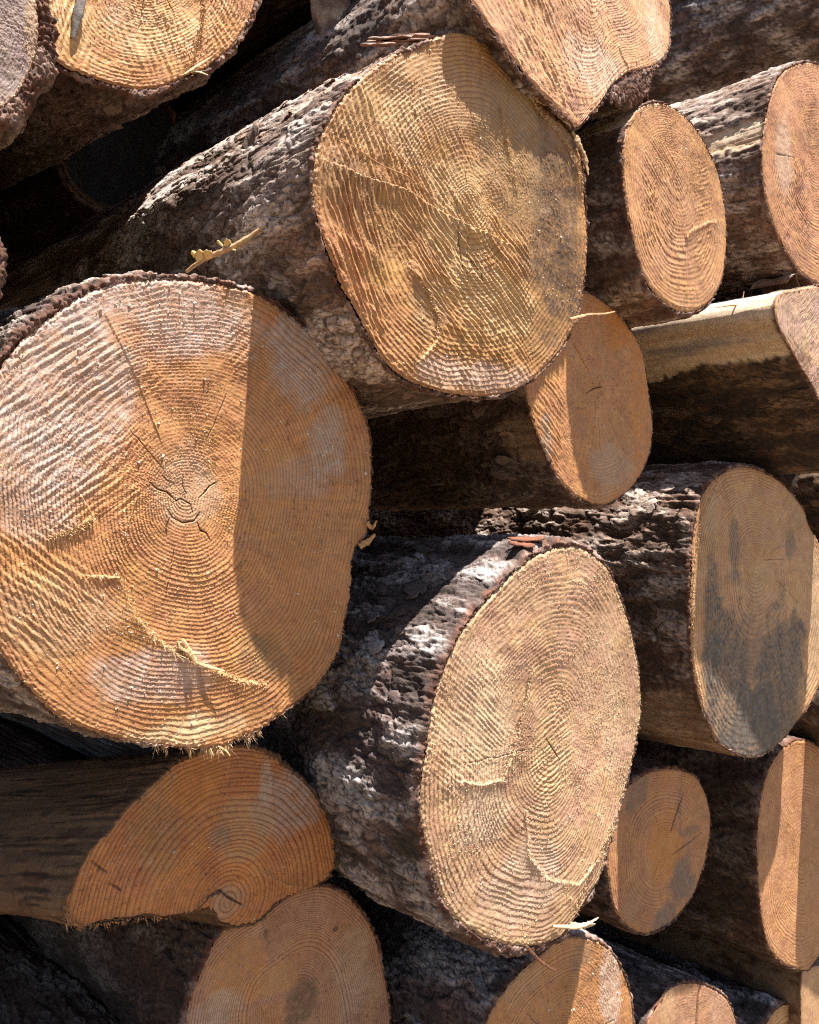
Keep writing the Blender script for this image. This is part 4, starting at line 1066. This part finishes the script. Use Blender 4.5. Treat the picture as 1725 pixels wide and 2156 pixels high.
# ------------------------------------------------------------------ ground
gv = []
gx = np.linspace(-60, 60, 160); gy = np.linspace(-60, 60, 160)
gx = np.sign(gx) * (np.abs(gx) / 60) ** 2.2 * 60; gy = np.sign(gy) * (np.abs(gy) / 60) ** 2.2 * 60
GX, GY = np.meshgrid(gx, gy, indexing='ij')
gP = np.stack([GX.ravel(), GY.ravel(), np.zeros(GX.size)], 1)
gz = .03 * fbm(gP * np.array([.8, .8, 1]), 4, 3)
gP[:, 2] = gz - .45 * sstep(.1, .9, gP[:, 0])
m_ground, nt, bs = nmat('dry_sandy_ground')
tc = N(nt, 'ShaderNodeTexCoord')
n1 = noise(nt, 3, 6, .6, tc.outputs['Object']); n2 = noise(nt, 60, 5, .65, tc.outputs['Object'])
c = mixc(nt, mrange(nt, n1.outputs[0], .35, .65, 0, 1), (.19, .145, .10), (.14, .105, .07))
c = mixc(nt, mrange(nt, n2.outputs[0], .3, .7, 0, .6), c, (.11, .08, .052))
nt.links.new(c, bs.inputs['Base Color']); bs.inputs['Roughness'].default_value = .95
bm = N(nt, 'ShaderNodeBump'); bm.inputs['Distance'].default_value = .01; nt.links.new(n2.outputs[0], bm.inputs['Height']); nt.links.new(bm.outputs[0], bs.inputs['Normal'])
g = mk_mesh('ground', gP, grid_faces(160, 160, False)[:, ::-1], m_ground); g['kind'] = 'structure'

# added bank behind the pile, blocks daylight through the gaps
bn_ = 60; bu = np.linspace(-6, 5, 160); bz = np.linspace(-.1, 3.0, bn_)
BU, BZ = np.meshgrid(bu, bz, indexing='ij')
rv_ = unit(np.cross(DC, ZUP)); b0 = DC * (DC @ P0 + 1.46); b0[2] = 0
bp = b0 + BU[..., None] * rv_ + BZ[..., None] * ZUP
bp = bp.reshape(-1, 3); bp = bp + DC * (.12 * BZ.ravel() + .09 * fbm(bp * 2.2, 5, 9))[:, None]
m_bank = plain('dark_backing', (.035, .025, .018), (.02, .015, .01), 40, .95)
bk = mk_mesh('added_backing_bank', bp, grid_faces(160, bn_, False)[:, ::-1], m_bank); bk['kind'] = 'structure'

# ------------------------------------------------------------------ light
SUN_AB = 4.6; LEAN = .10
rvec = unit(np.cross(DC, ZUP))                # to the right, in the plane of the cuts
sv = unit(-ZUP * SUN_AB - rvec * LEAN * SUN_AB + DC)     # direction the light travels
sd = bpy.data.lights.new('sun', 'SUN'); sd.energy = 5.0; sd.angle = R_(.5); sd.color = (1, .95, .89)
so = bpy.data.objects.new('sun', sd); COL.objects.link(so)
so.rotation_euler = Vector(sv).to_track_quat('-Z', 'Y').to_euler(); so.location = (1, -1, 5)
w = bpy.data.worlds.new('World'); SCN.world = w; w.use_nodes = True
nt = w.node_tree; nt.nodes.clear()
sky = nt.nodes.new('ShaderNodeTexSky'); sky.sky_type = 'NISHITA'; sky.sun_disc = False
ts = -sv
sky.sun_elevation = math.asin(ts[2]); sky.sun_rotation = math.atan2(ts[0], ts[1])
bg = nt.nodes.new('ShaderNodeBackground'); bg.inputs[1].default_value = .05
wo = nt.nodes.new('ShaderNodeOutputWorld')
nt.links.new(sky.outputs[0], bg.inputs[0]); nt.links.new(bg.outputs[0], wo.inputs[0])

cd = bpy.data.cameras.new('camera'); co = bpy.data.objects.new('camera', cd); COL.objects.link(co)
co.location = CAM; co.rotation_euler = (math.pi / 2, 0, 0)
cd.sensor_fit = 'HORIZONTAL'; cd.sensor_width = 36; cd.lens = 36 * F / 1725; cd.clip_start = .02; cd.clip_end = 500
SCN.camera = co
vs = SCN.view_settings; vs.view_transform = 'Standard'; vs.look = 'None'; vs.exposure = 1.7; vs.gamma = 1; vs.use_curve_mapping = False
cy = SCN.cycles
cy.max_bounces = 6; cy.diffuse_bounces = 5; cy.use_denoising = False; cy.filter_width = 1.2; cy.sampling_pattern = 'TABULATED_SOBOL'; cy.caustics_reflective = False; cy.caustics_refractive = False
